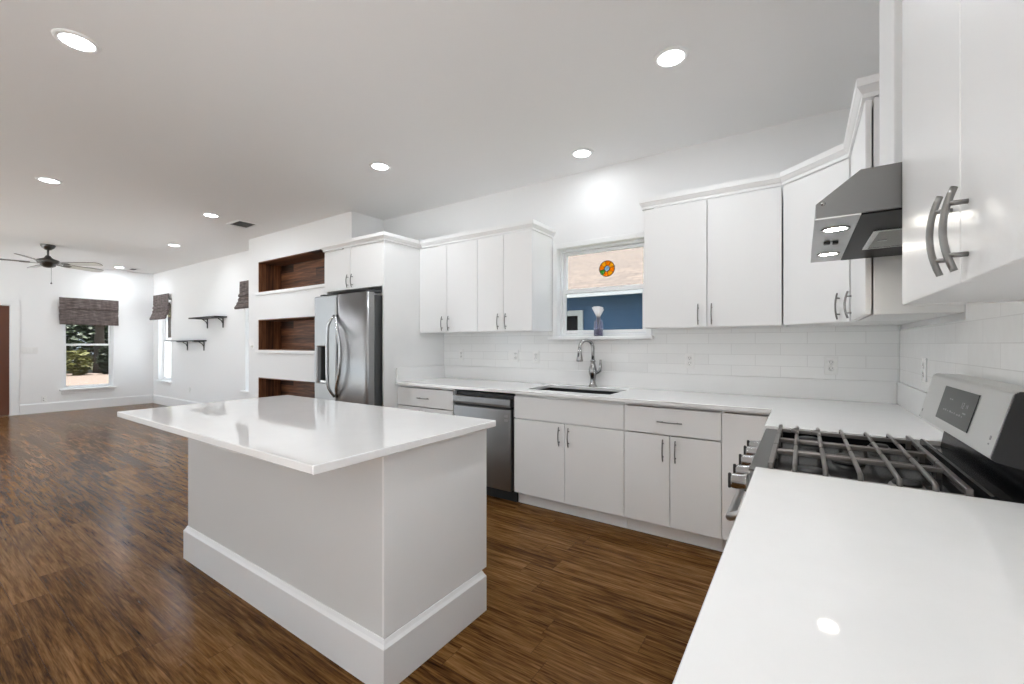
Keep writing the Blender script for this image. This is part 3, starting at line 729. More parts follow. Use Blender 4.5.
obj('dispenser_paddle', MB().box(DXA + 0.10, DXB - 0.045, 2.600, 2.612, DZA + 0.12, DZB - 0.05, 0.003), 'grey', ld)
obj('dispenser_spout', MB().lathe([(0, 0), (0.018, 0), (0.026, 0.04), (0.0, 0.04)], (DXA + 0.13, 2.598, DZB - 0.045), 'Z', 16), 'plastic', ld)
for par, xx, sg, oy in ((ld, -3.848, -0.020, 0.062), (rd, -3.800, 0.125, 0.048)):
    pts = []; rs = []
    for i in range(19):
        tt = -1 + i / 9; q = 1 - tt * tt
        pts.append((xx + sg * q, 2.551 - oy * min(1, q * 2.2), 1.165 + tt * 0.405)); rs.append(0.012 + 0.006 * q)
    obj('handle', MB().tube(pts, rs, 12, flat=0.7, up=(0, -1, 0)), 'steel', par)
for xx in (-4.13, -3.38): obj('hinge_cover', MB().box(xx - 0.035, xx + 0.035, 2.60, 2.72, 1.7725, 1.797, 0.006, 2), 'grey', t)

# ------------------------------------------------------------------ island base
t = thing('kitchen_island', 'white kitchen island base with tall baseboard under the overhanging worktop', 'island', (-2.17, 1.345, 0))
ix0, ix1, iy0, iy1 = -3.0755, -1.263, 1.0377, 1.6528; s_ = 0.018
obj('body', MB().box(ix0 + s_, ix1 - s_ - 0.012, iy0 + s_, iy1 - s_ - 0.001, 0, ZC - TH - 0.001), 'island_shaded', t)
obj('end_panel', MB().box(ix1 - s_ - 0.0115, ix1 - s_, iy0 + s_ - 0.002, iy1 + 0.024, 0.193, ZC - TH - 0.001, 0.001), 'cab', t)
obj('baseboard', MB().sweep([(ix0 + s_, iy1 - s_), (ix1 - s_, iy1 - s_), (ix1 - s_, iy0 + s_), (ix0 + s_, iy0 + s_), (ix0 + s_, iy1 - s_)][::-1][::-1], [(0.0, 0.0), (s_, 0.0), (s_, 0.166), (0.010, 0.178), (0.004, 0.192), (0.0, 0.192)][::1]), 'trim', t)
for k in range(3):
    a = ix0 + 0.03 + k * 0.588
    d = obj('door', MB().box(a, a + 0.582, iy1 - s_ + 0.0005, iy1 - s_ + 0.018, 0.20, 0.868, 0.0016), 'cab', t)
    obj('handle', handle_mb((a + (0.53 if k != 1 else 0.05), iy1 - s_ + 0.0185, 0.77), (0, 0, 1), (0, 1, 0)), 'nickel', d)

# ------------------------------------------------------------------ range
RY0, RY1 = 1.484, 2.246
t = thing('gas_range', 'stainless gas range with black grates between the white worktops', 'range', (0.18, 1.865, 0))
obj('body', MB().box(-0.088, 0.49, RY0, RY1, 0.03, 0.868, 0.002), 'grey', t)
od = obj('oven_door', MB().grid([RY0 + 0.003, RY0 + 0.13, RY1 - 0.13, RY1 - 0.003], [0.20, 0.33, 0.60, 0.755], lambda i, j: i == 1 and j == 1, -0.135, -0.090, 'YZ', 0.004), 'steel_y', t)
obj('oven_window', MB().box(-0.130, -0.100, RY0 + 0.131, RY1 - 0.131, 0.331, 0.599), 'glassblk', od)
hp = [(-0.136, RY0 + 0.055, 0.745), (-0.165, RY0 + 0.055, 0.742), (-0.188, RY0 + 0.062, 0.728), (-0.197, RY0 + 0.085, 0.716)]
obj('oven_handle', MB().tube(hp + [(-0.199, (RY0 + RY1) / 2, 0.714)] + [(p[0], RY0 + RY1 - p[1], p[2]) for p in hp[::-1]], [0.013] * 9, 12), 'steel_y', od)
obj('drawer', MB().box(-0.135, -0.090, RY0 + 0.003, RY1 - 0.003, 0.05, 0.194, 0.004), 'steel_y', t)
cp = obj('control_panel', MB().prism([(-0.088, 0.765), (-0.142, 0.765), (-0.146, 0.79), (-0.128, 0.875), (-0.120, 0.897), (-0.088, 0.897)], RY0 + 0.001, RY1 - 0.001, 'Y'), 'steel_y', t)
for yy in (1.575, 1.700, 1.865, 2.030, 2.155):
    kn = obj('knob', MB().lathe([(0, -0.050), (0.021, -0.052), (0.0235, -0.048), (0.025, -0.016), (0.028, -0.012), (0.028, 0.0), (0.0, 0.0)], (-0.1415, yy, 0.835), 'X', 20), ['chrome'], cp)
    obj('knob_grip', MB().box(-0.203, -0.194, yy - 0.006, yy + 0.006, 0.811, 0.859, 0.002), 'matte_black', kn)
obj('cooktop', MB().grid([-0.120, -0.086, 0.345, 0.372], [RY0 + 0.001, RY0 + 0.014, RY1 - 0.014, RY1 - 0.001], lambda i, j: False if (i != 1 or j != 1) else True, 0.8685, 0.897, 'XY', 0.003).box(-0.087, 0.346, RY0 + 0.013, RY1 - 0.013, 0.869, 0.879), 'black', t)
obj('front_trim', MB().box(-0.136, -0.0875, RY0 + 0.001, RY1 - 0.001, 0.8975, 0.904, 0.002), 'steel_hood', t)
for (bx, by, r) in ((0.02, 1.60, 0.050), (0.24, 1.60, 0.040), (0.13, 1.865, 0.046), (0.02, 2.13, 0.043), (0.24, 2.13, 0.036)):
    bu = obj('burner', MB().lathe([(0, 0.0005), (r, 0.0005), (r, 0.008), (r * 0.92, 0.014), (0, 0.014)], (bx, by, 0.879), 'Z', 28), 'burner', t)
    obj('burner_cap', MB().lathe([(0, 0.0145), (r * 0.78, 0.0145), (r * 0.82, 0.018), (r * 0.74, 0.023), (0, 0.024)], (bx, by, 0.879), 'Z', 28), 'matte_black', bu)
# three grates with aligned long fingers
for (g0, g1, cr) in ((1.490, 1.788, 1.69), (1.793, 2.003, 1.895), (2.008, 2.234, 2.12)):
    g = MB(); zt, zb2 = 0.934, 0.918; hw = 0.0065
    for xa in (-0.078, 0.338): g.box(xa - 0.007, xa + 0.007, g0, g1, 0.914, 0.930, 0.002)
    for ya in (g0 + 0.006, g1 - 0.006): g.box(-0.071, 0.331, ya - 0.005, ya + 0.005, 0.902, 0.912, 0.002)
    for i, xa in enumerate((-0.018, 0.054, 0.131, 0.2105, 0.279)):
        if g0 > 2 and i < 2: P = [(xa, g1 - 0.004, 0.906), (xa, g1 - 0.010, 0.926), (xa, 2.16, 0.927), (xa - 0.016, 2.13, 0.927), (xa - 0.016, 2.11, 0.927), (xa, 2.085, 0.927), (xa, g0 + 0.002, 0.927)]
        elif g0 > 2: P = [(xa, g1 - 0.004, 0.906), (xa, g1 - 0.010, 0.926), (xa, g0 + 0.002, 0.927)]
        elif g0 < 1.5: P = [(xa, g0 + 0.003, 0.906), (xa, g0 + 0.009, 0.924), (xa, g0 + 0.02, 0.927), (xa, g1 - 0.002, 0.927)]
        else: P = [(xa, g0 + 0.002, 0.927), (xa, g1 - 0.002, 0.927)]
        g.tube(P, hw, 8, up=(1, 0, 0))
    g.box(-0.071, 0.331, cr - 0.006, cr + 0.006, 0.917, 0.930, 0.002)
    for xa in (-0.078, 0.338):
        for ya in (g0 + 0.006, g1 - 0.006): g.box(xa - 0.007, xa + 0.007, ya - 0.006, ya + 0.006, 0.8795, 0.9145)
    obj('grate', g, 'iron', t)
# backguard
bgp = [(0.371, 1.010), (0.410, 1.166), (0.418, 1.172), (0.482, 1.172), (0.482, 0.905), (0.455, 0.905), (0.448, 0.985), (0.378, 1.003)]
bgd = obj('backguard', MB().prism(bgp, RY0 + 0.006, RY1 - 0.004, 'Y', 0, 0.002), 'steel_guard', t)
for (ya, yb) in ((RY0, RY0 + 0.0055), (RY1 - 0.0035, RY1)): obj('end_cap', MB().prism([(p[0] + (0.001 if p[0] < .45 else 0.0), p[1] - 0.001) for p in bgp], ya, yb, 'Y'), 'matte_black', bgd)
obj('vent_rail', MB().prism([(0.373, 0.886), (0.373, 0.918), (0.379, 0.921), (0.386, 0.918), (0.392, 0.900), (0.430, 0.900), (0.444, 0.984), (0.452, 0.984), (0.452, 0.886)], RY0 + 0.004, RY1 - 0.004, 'Y'), 'black', t)
def on_face(z): return 0.371 + (z - 1.010) * (0.039 / 0.156)
def face_box(mb, ya, yb, za, zb, h0, h1):
    n = (-0.970, 0.2425); P = []
    for z, h in ((za, h0), (za, h1), (zb, h1), (zb, h0)): P.append((on_face(z) + n[0] * h, z + n[1] * h))
    return mb.prism(P, ya, yb, 'Y')
dis = obj('display', face_box(MB(), 1.690, 2.022, 1.036, 1.142, 0.0002, 0.0022), 'display', bgd)
# clock digits and rows of small legends on the display
dg = MB(); SEG = {'0': 'abcdef', '1': 'bc', '2': 'abged', '5': 'afgcd', '8': 'abcdefg'}
def digit(ch, yL, z0, hgt):
    w = hgt * 0.5; tk = hgt * 0.14
    R = {'a': (0, w, hgt - tk, hgt), 'd': (0, w, 0, tk), 'g': (0, w, hgt / 2 - tk / 2, hgt / 2 + tk / 2), 'f': (0, tk, hgt / 2, hgt), 'e': (0, tk, 0, hgt / 2), 'b': (w - tk, w, hgt / 2, hgt), 'c': (w - tk, w, 0, hgt / 2)}
    for c in SEG[ch]: a, b, c0, c1 = R[c]; face_box(dg, yL - b, yL - a, z0 + c0, z0 + c1, 0.0023, 0.0028)
for i, ch in enumerate('12'):
    digit(ch, 1.805 - i * 0.018, 1.092, 0.017); obj('clock_digit', dg, 'digit', dis); dg = MB()
for i, ch in enumerate('10'):
    digit(ch, 1.762 - i * 0.013, 1.096, 0.010); obj('clock_digit', dg, 'digit', dis); dg = MB()
for k in range(9): face_box(dg, 1.965 - k * 0.024 - 0.014 + 0.004 * (k % 3), 1.965 - k * 0.024, 1.068, 1.0715 + 0.002 * (k % 2), 0.0023, 0.0027)
for k in range(2): face_box(dg, 1.93 - k * 0.02 - 0.013, 1.93 - k * 0.02, 1.105, 1.109, 0.0023, 0.0027)
face_box(dg, 1.745, 1.772, 1.078, 1.082, 0.0023, 0.0027)
obj('legend_marks', dg, 'digit', dis)
mk = MB(); face_box(mk, 2.215, 2.223, 1.030, 1.040, 0.0002, 0.0008); face_box(mk, 1.522, 1.532, 1.048, 1.058, 0.0002, 0.0008); face_box(mk, 1.523, 1.531, 1.036, 1.040, 0.0002, 0.0008)
obj('panel_mark', mk, 'badge', bgd)

# ------------------------------------------------------------------ hood
HZ = 1.628; HY0, HY1 = 1.470, 2.226
t = thing('range_hood', 'stainless under cabinet range hood with sloped front above the range', 'range hood', (0.25, 1.85, HZ))
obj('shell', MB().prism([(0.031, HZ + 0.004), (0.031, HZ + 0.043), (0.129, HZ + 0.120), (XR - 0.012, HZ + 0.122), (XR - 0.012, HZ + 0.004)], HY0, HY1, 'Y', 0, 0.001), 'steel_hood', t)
un = obj('underside', MB().prism([(0.029, HZ), (0.029, HZ + 0.0035), (0.130, HZ + 0.0035), (0.130, HZ)], HY0, HY1, 'Y'), 'steel_y', t)
gp = obj('glass_panel', MB().box(0.1305, XR - 0.014, HY0 + 0.002, HY1 - 0.002, HZ - 0.001, HZ + 0.0035), 'glassblk', t)
obj('filter_frame', MB().grid([0.178, 0.194, 0.42, 0.436], [1.69, 1.706, 1.98, 1.996], lambda i, j: i == 1 and j == 1, HZ - 0.006, HZ - 0.0012, 'XY', 0.001), 'steel', gp)
obj('filter_mesh', MB().box(0.1945, 0.4195, 1.7065, 1.9795, HZ - 0.0035, HZ - 0.0012), 'mesh', gp)
obj('filter_latch', MB().box(0.205, 0.228, 1.84, 1.85, HZ - 0.008, HZ - 0.0036), 'steel', gp)
for yy in (1.61, 2.04):
    rim = obj('lamp_rim', MB().lathe([(0.030, 0.0), (0.036, 0.0), (0.036, -0.004), (0.030, -0.004), (0.030, 0.0)], (0.082, yy, HZ - 0.0002), 'Z', 24), 'chrome', un)
    obj('lamp_lens', MB().lathe([(0, -0.0015), (0.0295, -0.0015), (0.0295, -0.0005), (0, -0.0005)], (0.082, yy, HZ), 'Z', 24), 'hoodlens', rim)
obj('switch', MB().box(0.060, 0.078, 1.795, 1.822, HZ - 0.008, HZ - 0.0003, 0.002).box(0.084, 0.100, 1.800, 1.826, HZ - 0.008, HZ - 0.0003, 0.002), 'matte_black', un)
obj('screw', MB().lathe([(0, -0.003), (0.005, -0.002), (0.006, 0), (0, 0)], (0.047, HY0 - 0.0003, HZ + 0.043), 'Y', 12), 'chrome', t)

# ------------------------------------------------------------------ outlets and switches (local: plate faces -y)
def outlet(loc, rot, label, gangs=1, kind='outlet', w=0.072, h=0.118):
    W_ = w + (gangs - 1) * 0.046
    t = thing('wall_outlet' if kind == 'outlet' else 'light_switch', label, 'electrical outlet' if kind == 'outlet' else 'light switch', loc, rot, 'wall plates')
    obj('plate', MB().box(-W_ / 2, W_ / 2, -0.006, -0.0005, -h / 2, h / 2, 0.002), 'plastic', t, world=False)
    for g in range(gangs):
        cx = (g - (gangs - 1) / 2) * 0.046
        if kind == 'outlet' or (kind == 'mixed' and g):
            for zc in (-0.02, 0.02):
                s = obj('socket', MB().lathe([(0, -0.0085), (0.0155, -0.0085), (0.0165, -0.0062), (0, -0.0062)], (cx, 0, zc), 'Y', 16), 'plastic', t, world=False)
                sl = MB().box(cx - 0.0075, cx - 0.0052, -0.0093, -0.0086, zc - 0.001, zc + 0.008).box(cx + 0.0052, cx + 0.0075, -0.0093, -0.0086, zc - 0.001, zc + 0.007)
                sl.lathe([(0, -0.0093), (0.0024, -0.0093), (0.0024, -0.0086), (0, -0.0086)], (cx, 0, zc - 0.008), 'Y', 10)
                obj('slots', sl, 'slot', s, world=False)
        else:
            obj('rocker', MB().box(cx - 0.016, cx + 0.016, -0.009, -0.0062, -0.033, 0.033, 0.0015), 'plastic', t, world=False)
    return t
yt = YW - TT
outlet((0.156, yt, 1.141), 0, 'white outlet on the tile below the corner wall cabinet')
outlet((-0.722, yt, 1.154), 0, 'white outlet on the tile right of the faucet')
outlet((-2.105, yt, 1.160), 0, 'white outlet on the tile nearest the window left side')
outlet((-2.36, yt, 1.166), 0, 'double white outlet and switch plate left of the single outlet by the window', 2, 'mixed')
outlet((-3.035, yt, 1.166), 0, 'white outlet on the tile next to the fridge tower')
outlet((XR - TT, 2.858, 1.157), -PI / 2, 'white outlet on the range wall tile behind the range backguard')
outlet((XL, 1.60, 1.168), PI / 2, 'four gang white light switch plate right of the front door', 4, 'switch')
outlet((XL, 1.785, 0.255), PI / 2, 'white outlet low on the far wall left of the window')
outlet((-9.845, YL, 0.40), 0, 'white outlet low on the living room side wall under the shelves')
t = thing('dial_switch', 'small round white dial on the wall beside the middle niche', 'light switch', (-6.64, NY, 1.257), 0)
obj('plate', MB().box(-0.036, 0.036, -0.006, -0.0005, -0.058, 0.058, 0.002), 'plastic', t, world=False)
obj('dial', MB().lathe([(0, -0.024), (0.017, -0.024), (0.019, -0.022), (0.020, -0.0062), (0, -0.0062)], (0, 0, 0), 'Y', 20), 'plastic', t, world=False)

# ------------------------------------------------------------------ recessed lights
LP = [((-3.05, 0.577), 'recessed ceiling light above the left end of the island nearest the viewer'),
      ((-0.583, 2.387), 'recessed ceiling light right of centre near the wall cabinets'),
      ((-5.85, 0.92), 'recessed ceiling light at the left edge of the picture before the fan'),
      ((-3.021, 2.443), 'recessed ceiling light in front of the fridge tower'),
      ((-1.469, 3.185), 'recessed ceiling light closest to the sink window wall'),
      ((-5.833, 2.244), 'recessed ceiling light beside the larger ceiling vent'),
      ((-8.062, 2.60), 'recessed ceiling light between the vent and the ceiling fan'),
      ((-11.3, 2.74), 'recessed ceiling light deepest in the room near the far corner')]
HID = [(-0.583, 0.55), (-5.85, -1.4), (-8.2, 0.3), (-8.2, -1.6), (-11.0, 0.3), (-11.0, -1.6)]  # unseen downlights added as fill, outside the view
lt = thing('recessed_light', LP[0][1], 'ceiling light', (*LP[0][0], CE), 0, 'recessed ceiling lights')
obj('trim_ring', MB().lathe([(0.066, -0.0005), (0.091, -0.0005), (0.090, -0.004), (0.083, -0.008), (0.067, -0.009), (0.066, -0.0005)], (0, 0, 0), 'Z', 36), 'trim', lt, world=False)
obj('lens', MB().lathe([(0, -0.0065), (0.0655, -0.0060), (0.0655, -0.001), (0, -0.001)], (0, 0, 0), 'Z', 36), 'lens', lt, world=False)
ld_ = bpy.data.lights.new('lamp_light', 'AREA'); ld_.shape = 'DISK'; ld_.size = 0.125; ld_.energy = LAMP_W; ld_.spread = math.radians(LAMP_SPREAD); ld_.color = (0.90, 0.955, 1.0)
lo_ = bpy.data.objects.new('lamp_light', ld_); C.objects.link(lo_); lo_.parent = lt; lo_.location = (0, 0, -0.0095)
for p, lab in LP[1:]:
    c_ = dup(lt, (*p, CE), lab)
    if p[0] < -5.5:                                 # brighter lamps in the living room
        for k_ in c_.children:
            if k_.type == 'LIGHT': k_.data = k_.data.copy(); k_.data.energy = LAMP_W * 1.15
    if p[1] > 3:                                    # the sink light is dimmed
        for k_ in c_.children:
            if k_.type == 'LIGHT': k_.data = k_.data.copy(); k_.data.energy = LAMP_W * 0.20
for p in HID: dup(lt, (*p, CE), 'unseen recessed ceiling light added as fill outside the picture')

# ------------------------------------------------------------------ ceiling vents
def vent(x, y, w, d, label):
    t = thing('ceiling_vent', label, 'air vent', (x, y, CE), 0, 'ceiling vents')
    obj('frame', MB().grid([-w / 2, -w / 2 + 0.03, w / 2 - 0.03, w / 2], [-d / 2, -d / 2 + 0.03, d / 2 - 0.03, d / 2], lambda i, j: i == 1 and j == 1, -0.010, -0.0005, 'XY', 0.002), 'trim', t, world=False)
    obj('backing', MB().box(-w / 2 + 0.031, w / 2 - 0.031, -d / 2 + 0.031, d / 2 - 0.031, -0.0015, -0.0005), 'slot', t, world=False)
    s = MB(); n = int((d - 0.06) / 0.022)
    for k in range(n):
        yy = -d / 2 + 0.036 + k * 0.022; s.box(-w / 2 + 0.0305, w / 2 - 0.0305, yy, yy + 0.012, -0.008, -0.006, rot=Matrix.Rotation(0.5, 4, 'X'))
    obj('slats', s, 'badge', t, world=False)
vent(-5.93, 2.641, 0.34, 0.26, 'square ceiling vent just in front of the niche wall')
vent(-11.35, 2.97, 0.30, 0.16, 'small ceiling vent in the far corner of the living room')

# ------------------------------------------------------------------ ceiling fan
FXc, FYc = -9.69, 1.51
t = thing('ceiling_fan', 'five blade ceiling fan hanging in the living room', 'ceiling fan', (FXc, FYc, CE))
obj('canopy', MB().lathe([(0, -0.0005), (0.085, -0.0005), (0.085, -0.012), (0.070, -0.045), (0.035, -0.075), (0.016, -0.082), (0, -0.082)], (FXc, FYc, CE), 'Z', 28), 'bronze', t)
obj('downrod', MB().lathe([(0, -0.08), (0.013, -0.08), (0.013, -0.19), (0, -0.19)], (FXc, FYc, CE), 'Z', 14), 'bronze', t)
obj('motor_housing', MB().lathe([(0, -0.165), (0.025, -0.165), (0.045, -0.20), (0.075, -0.215), (0.125, -0.235), (0.130, -0.262), (0.115, -0.285), (0.09, -0.300), (0.085, -0.325), (0.05, -0.345), (0.02, -0.352), (0, -0.352)], (FXc, FYc, CE), 'Z', 32), 'bronze', t)
ZB = CE - 0.285
for k, deg in enumerate((-103, -31, 41, 113, 185)):
    a = math.radians(deg); Rz = Matrix.Translation((FXc, FYc, ZB)) @ Matrix.Rotation(a, 4, 'Z') @ Matrix.Rotation(math.radians(-13), 4, 'X')
    b = MB(); out = [(0.19, -0.045), (0.26, -0.058), (0.55, -0.070), (0.70, -0.068), (0.735, -0.045), (0.745, 0.0), (0.735, 0.045), (0.70, 0.068), (0.55, 0.070), (0.26, 0.058), (0.19, 0.045)]
    b.prism(out, -0.004, 0.004, 'Z'); 
    b.bm.normal_update()
    for f in b.bm.faces: f.material_index = 1 if f.normal.z < -0.9 else 0
    bmesh.ops.transform(b.bm, matrix=Rz, verts=b.bm.verts)
    bl = obj('blade', b, ['blade_dark', 'blade_glare'], t)
    ir = MB().prism([(0.10, -0.016), (0.17, -0.014), (0.23, -0.040), (0.29, -0.030), (0.29, 0.030), (0.23, 0.040), (0.17, 0.014), (0.10, 0.016)], -0.011, -0.0045, 'Z')
    bmesh.ops.transform(ir.bm, matrix=Rz, verts=ir.bm.verts); obj('blade_iron', ir, 'bronze', bl)
ch = MB().tube([(FXc + 0.03, FYc + 0.03, CE - 0.34), (FXc + 0.03, FYc + 0.03, CE - 0.58)], 0.0022, 6); ch.lathe([(0, 0), (0.009, -0.008), (0.012, -0.022), (0, -0.032)], (FXc + 0.03, FYc + 0.03, CE - 0.575), 'Z', 12)
obj('pull_chain', ch, 'bronze', t)

# ------------------------------------------------------------------ woven roman shades
def shade(axis, a0, a1, wall, sgn, ztop, zbot, label, big=1.0):
    """axis 'Y': hangs on an x=wall plane; axis 'X': on a y=wall plane. sgn = direction into the room"""
    mid = (a0 + a1) / 2
    t = thing('roman_shade', label, 'window shade', (wall, mid, zbot) if axis == 'Y' else (mid, wall, zbot), 0, 'woven roman shades')
    H = ztop - zbot
    def prof(pts): return [(wall + sgn * o, z) for o, z in pts]
    mat = 'shade_y' if axis == 'Y' else 'shade_x'; ex = 'Y' if axis == 'Y' else 'X'
    obj('headrail', MB().prism(prof([(0.002, ztop - 0.045), (0.045, ztop - 0.045), (0.045, ztop), (0.002, ztop)]), a0 + 0.005, a1 - 0.005, ex), 'trim', t)
    obj('valance', MB().prism(prof([(0.046, ztop + 0.004), (0.054, ztop + 0.004), (0.058, ztop - H * 0.42), (0.050, ztop - H * 0.42)]), a0, a1, ex), mat, t)
    zt = ztop - H * 0.36
    for k in range(4):
        z1 = zt - k * (H * 0.64 / 4.0); z0 = z1 - H * 0.235; o = 0.014 + (0.0, 0.004, 0.020, 0.048)[k] * big
        obj('fold', MB().prism(prof([(o, z1), (o + 0.020, z1 - 0.006), (o + 0.052 * big, z0 + 0.03), (o + 0.050 * big, z0 + 0.008), (o + 0.036 * big, z0), (o + 0.018, z0 + 0.02), (o + 0.004, z1 - 0.02)]), a0 + 0.004 * (k % 2), a1 - 0.004 * (k % 2), ex), mat, t)
shade('Y', 1.975, 2.835, XL, 1, 2.178, 1.70, 'brown woven roman shade over the far wall window', 0.6)
shade('X', -11.62, -10.77, YL, -1, 2.325, 1.835, 'brown woven roman shade on the side window beside the far corner', 1.1)
shade('X', -7.70, -6.86, YL, -1, 2.31, 1.885, 'brown woven roman shade partly hidden by the niche wall', 1.25)

# ------------------------------------------------------------------ wall shelves
def shelf(x0, x1, z, bxs, label):
    t = thing('wall_shelf', label, 'shelf', ((x0 + x1) / 2, YL, z), 0, 'black wall shelves')
    obj('board', MB().box(x0, x1, YL - 0.205, YL - 0.002, z, z + 0.022, 0.002), 'shelfblk', t)
    for b in bxs:
        m = MB().box(b - 0.014, b + 0.014, YL - 0.012, YL - 0.002, z - 0.17, z - 0.012).box(b - 0.014, b + 0.014, YL - 0.185, YL - 0.002, z - 0.0115, z - 0.0005)
        m.tube([(b, YL - 0.008, z - 0.10), (b, YL - 0.03, z - 0.05), (b, YL - 0.085, z - 0.010)], 0.007, 8)
        obj('bracket', m, 'shelfblk', t)
shelf(-9.33, -8.27, 1.745, (-9.05, -8.42), 'upper black bracketed wall shelf in the living room')
shelf(-10.45, -9.10, 1.335, (-9.95, -9.20), 'lower black bracketed wall shelf in the living room')

# ------------------------------------------------------------------ outdoors
struct('ground', MB().box(-70, 40, -40, 60, -0.42, -0.36), 'ground', 'grassy yard outside')
struct('bounce_strip', MB().box(-17.5, -6, YL + 0.2, 5.58, -0.359, -0.05), 'bounce_white', 'added pale strip bouncing sunlight into the living room')  # added strip that bounces sunlight up through the side windows
struct('pavement', MB().box(-34.5, -23.5, -30, 34, -0.359, -0.345), 'pave', 'pale sunlit pavement beyond the far window')
struct('bounce_slab', MB().box(-14, 8, -14, YB - 0.15, -0.359, -0.05).box(XR + 0.16, 8, YB - 0.15, 1.5, -0.359, -0.05).box(-17.5, XL - 0.17, YB - 0.15, -0.1, -0.359, -0.05), 'bounce_white', 'added pale slabs bouncing sunlight in through the unseen openings')  # added slabs that bounce sunlight in through the unseen wall openings

t = thing('neighbour_house', 'blue sided neighbouring house with beige shingle roof seen through the sink window', 'house', (-2, 8, -0.36))
hw = (-4.9, -3.77, 0.75, 1.86)
obj('wall', MB().grid([-9, hw[0], hw[1], 4], [-0.36, hw[2], hw[3], 2.45], lambda i, j: i == 1 and j == 1, 8.0, 8.15, 'XZ'), 'siding', t)
obj('side_wall', MB().box(-9, -8.85, 8.15, 13, -0.36, 2.45).box(3.85, 4, 8.15, 13, -0.36, 2.45), 'siding', t)
obj('roof', MB().prism([(7.55, 2.24), (7.55, 2.30), (10.6, 3.875), (13.65, 2.30), (13.65, 2.24), (10.6, 3.80)], -9.4, 4.4, 'X'), 'shingle', t)
wf = obj('window', MB().grid([hw[0] - 0.11, hw[0], hw[1], hw[1] + 0.11], [hw[2] - 0.11, hw[2], hw[3], hw[3] + 0.11], lambda i, j: i == 1 and j == 1, 7.96, 8.0, 'XZ', 0.004), 'vinyl', t)
obj('pane', MB().box(hw[0], hw[1], 8.03, 8.05, hw[2], hw[3]), 'glassblk', wf)
obj('fascia', MB().box(-9.4, 4.4, 7.52, 7.549, 2.18, 2.31), 'vinyl', t)

def foliage(mb, c, rad, n, size, squash=0.8):
    b = bmesh.new()
    for _ in range(n):
        v = Vector((random.gauss(0, 1), random.gauss(0, 1), random.gauss(0, 1))).normalized() * (random.random() ** 0.4)
        p = Vector(c) + Vector((v.x * rad, v.y * rad, v.z * rad * squash))
        s = size * random.uniform(0.6, 1.4); e = Matrix.Rotation(random.uniform(0, 6.28), 3, 'Z') @ Matrix.Rotation(random.uniform(-1.2, 1.2), 3, 'X')
        vs = [b.verts.new(p + e @ Vector(q)) for q in ((-s, 0, 0), (0, -s * 0.5, s * 0.1), (s, 0, 0), (0, s * 0.5, -s * 0.1))]
        b.faces.new(vs)
    return mb._merge(b)
def tree(loc, h, rad, label, mat, n=1400, size=0.22, trunk=0.18, blobs=5, squash=0.75):
    t = thing('tree', label, 'tree', loc, 0, 'trees outside'); x, y, z = loc
    tr = MB().tube([(x, y, z), (x + 0.05, y - 0.03, z + h * 0.35), (x - 0.04, y + 0.05, z + h * 0.75)], [trunk * 1.2, trunk * 0.85, trunk * 0.5], 12)
    for k in range(4):
        a = k * 1.6 + x; tr.tube([(x, y, z + h * 0.45), (x + math.cos(a) * rad * 0.5, y + math.sin(a) * rad * 0.5, z + h * 0.8)], [trunk * 0.4, trunk * 0.15], 8)
    obj('trunk', tr, 'bark', t); f = MB()
    for k in range(blobs):
        a = k * 2 * PI / blobs; foliage(f, (x + math.cos(a) * rad * 0.5, y + math.sin(a) * rad * 0.5, z + h * (0.78 + 0.1 * (k % 2))), rad * 0.75, n // blobs, size, squash)
    obj('crown', f, mat, t)
def shrub(loc, rad, h, label, mat, n=700, size=0.16):
    t = thing('shrub', label, 'shrub', loc, 0, 'shrubs outside'); x, y, z = loc
    obj('stem', MB().tube([(x, y, z), (x, y, z + h * 0.6)], [0.06, 0.03], 8), 'bark', t)
    f = MB(); foliage(f, (x, y, z + h * 0.55), rad, n, size, h / rad * 0.55); obj('foliage', f, mat, t)
G = -0.36
tree((-33.4, 7.25, G), 5.4, 1.9, 'dark tree with a thick trunk in the middle of the far window view', 'leaf', 3600, 0.26, 0.26, 6, 0.8)
tree((-38.5, 3.9, G), 5.6, 2.2, 'mid green tree at the left of the far window view', 'leaf3', 3200, 0.28, 0.35, 6, 1.1)
tree((-39.5, 11.6, G), 5.8, 2.3, 'dark tree right of the trunk in the far window view', 'leaf', 3200, 0.28, 0.40, 6, 1.1)
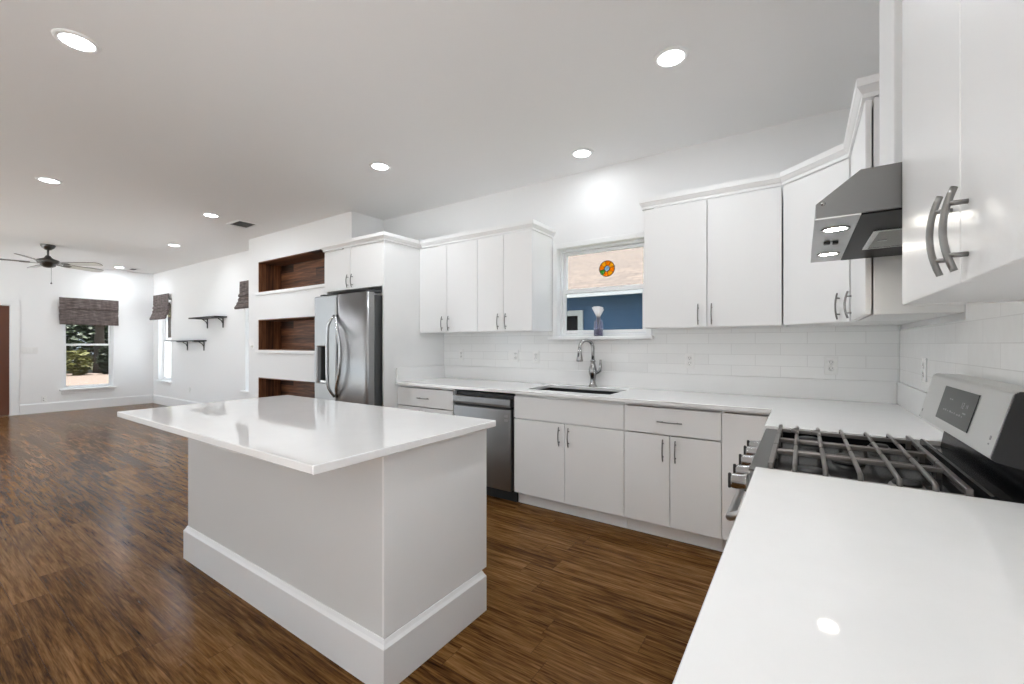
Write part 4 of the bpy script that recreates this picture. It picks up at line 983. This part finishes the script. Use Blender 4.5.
for i, (xx, yy, m, rr, hh) in enumerate(((-33.6, 5.1, 'leaf2', 0.80, 1.8), (-44.5, 6.6, 'leaf', 1.45, 4.2), (-44.0, 9.7, 'leaf', 1.45, 4.4), (-49.0, 8.2, 'leaf', 1.6, 5.0), (-49.0, 11.6, 'leaf', 1.6, 5.0), (-49.0, 4.9, 'leaf', 1.5, 5.0))):
    shrub((xx, yy, G), rr, hh, ['sunlit yellow green shrub left of the thick tree trunk', 'tall dark shrub just behind and left of the thick trunk', 'tall dark shrub just behind and right of the thick trunk', 'tallest dark shrub farthest back straight behind the thick trunk', 'dark shrub farthest back at the right of the far window view', 'dark shrub farthest back at the left of the far window view'][i], m, 2600, 0.22)
for i, (yy, m, rr, hh) in enumerate(((4.75, 'leaf', 0.62, 1.5), (6.0, 'leaf2', 0.48, 1.25), (7.12, 'leaf', 0.36, 1.5), (8.4, 'leaf', 0.62, 1.6))):
    shrub((-31.4, yy, G), rr, hh, ['low dark shrub bordering the pavement at the left of the far window', 'low sunlit shrub bordering the pavement in the far window', 'low dark shrub bordering the pavement before the thick trunk', 'low dark shrub bordering the pavement at the right of the far window'][i], m, 1800, 0.13)
t = thing('backing_fence', 'white board fence added to brighten the view out of the living room side windows', 'fence', (-18, 5.6, G))  # added white backing that brightens what the side windows show
for k in range(46):
    obj('board', MB().box(-21.9 + k * 0.30, -21.9 + k * 0.30 + 0.292, 5.60, 5.622, G, 1.50, 0.003), 'vinyl', t)
obj('rail', MB().box(-21.9, -8.1, 5.623, 5.66, G + 0.3, G + 0.39), 'vinyl', t); obj('rail', MB().box(-21.9, -8.1, 5.623, 5.66, 1.20, 1.29), 'vinyl', t)
tree((-26.8, 8.5, G), 5.0, 1.6, 'yellow green tree outside the living room side window', 'leaf2', 1800, 0.2, 0.16)
tree((-9.6, 17.5, G), 6.4, 1.7, 'green tree behind the left end of the neighbouring roof', 'leaf3', 2200, 0.22, 0.2)
tree((-5.3, 18.0, G), 6.6, 1.8, 'green tree behind the middle of the neighbouring roof', 'leaf3', 2200, 0.22, 0.2)
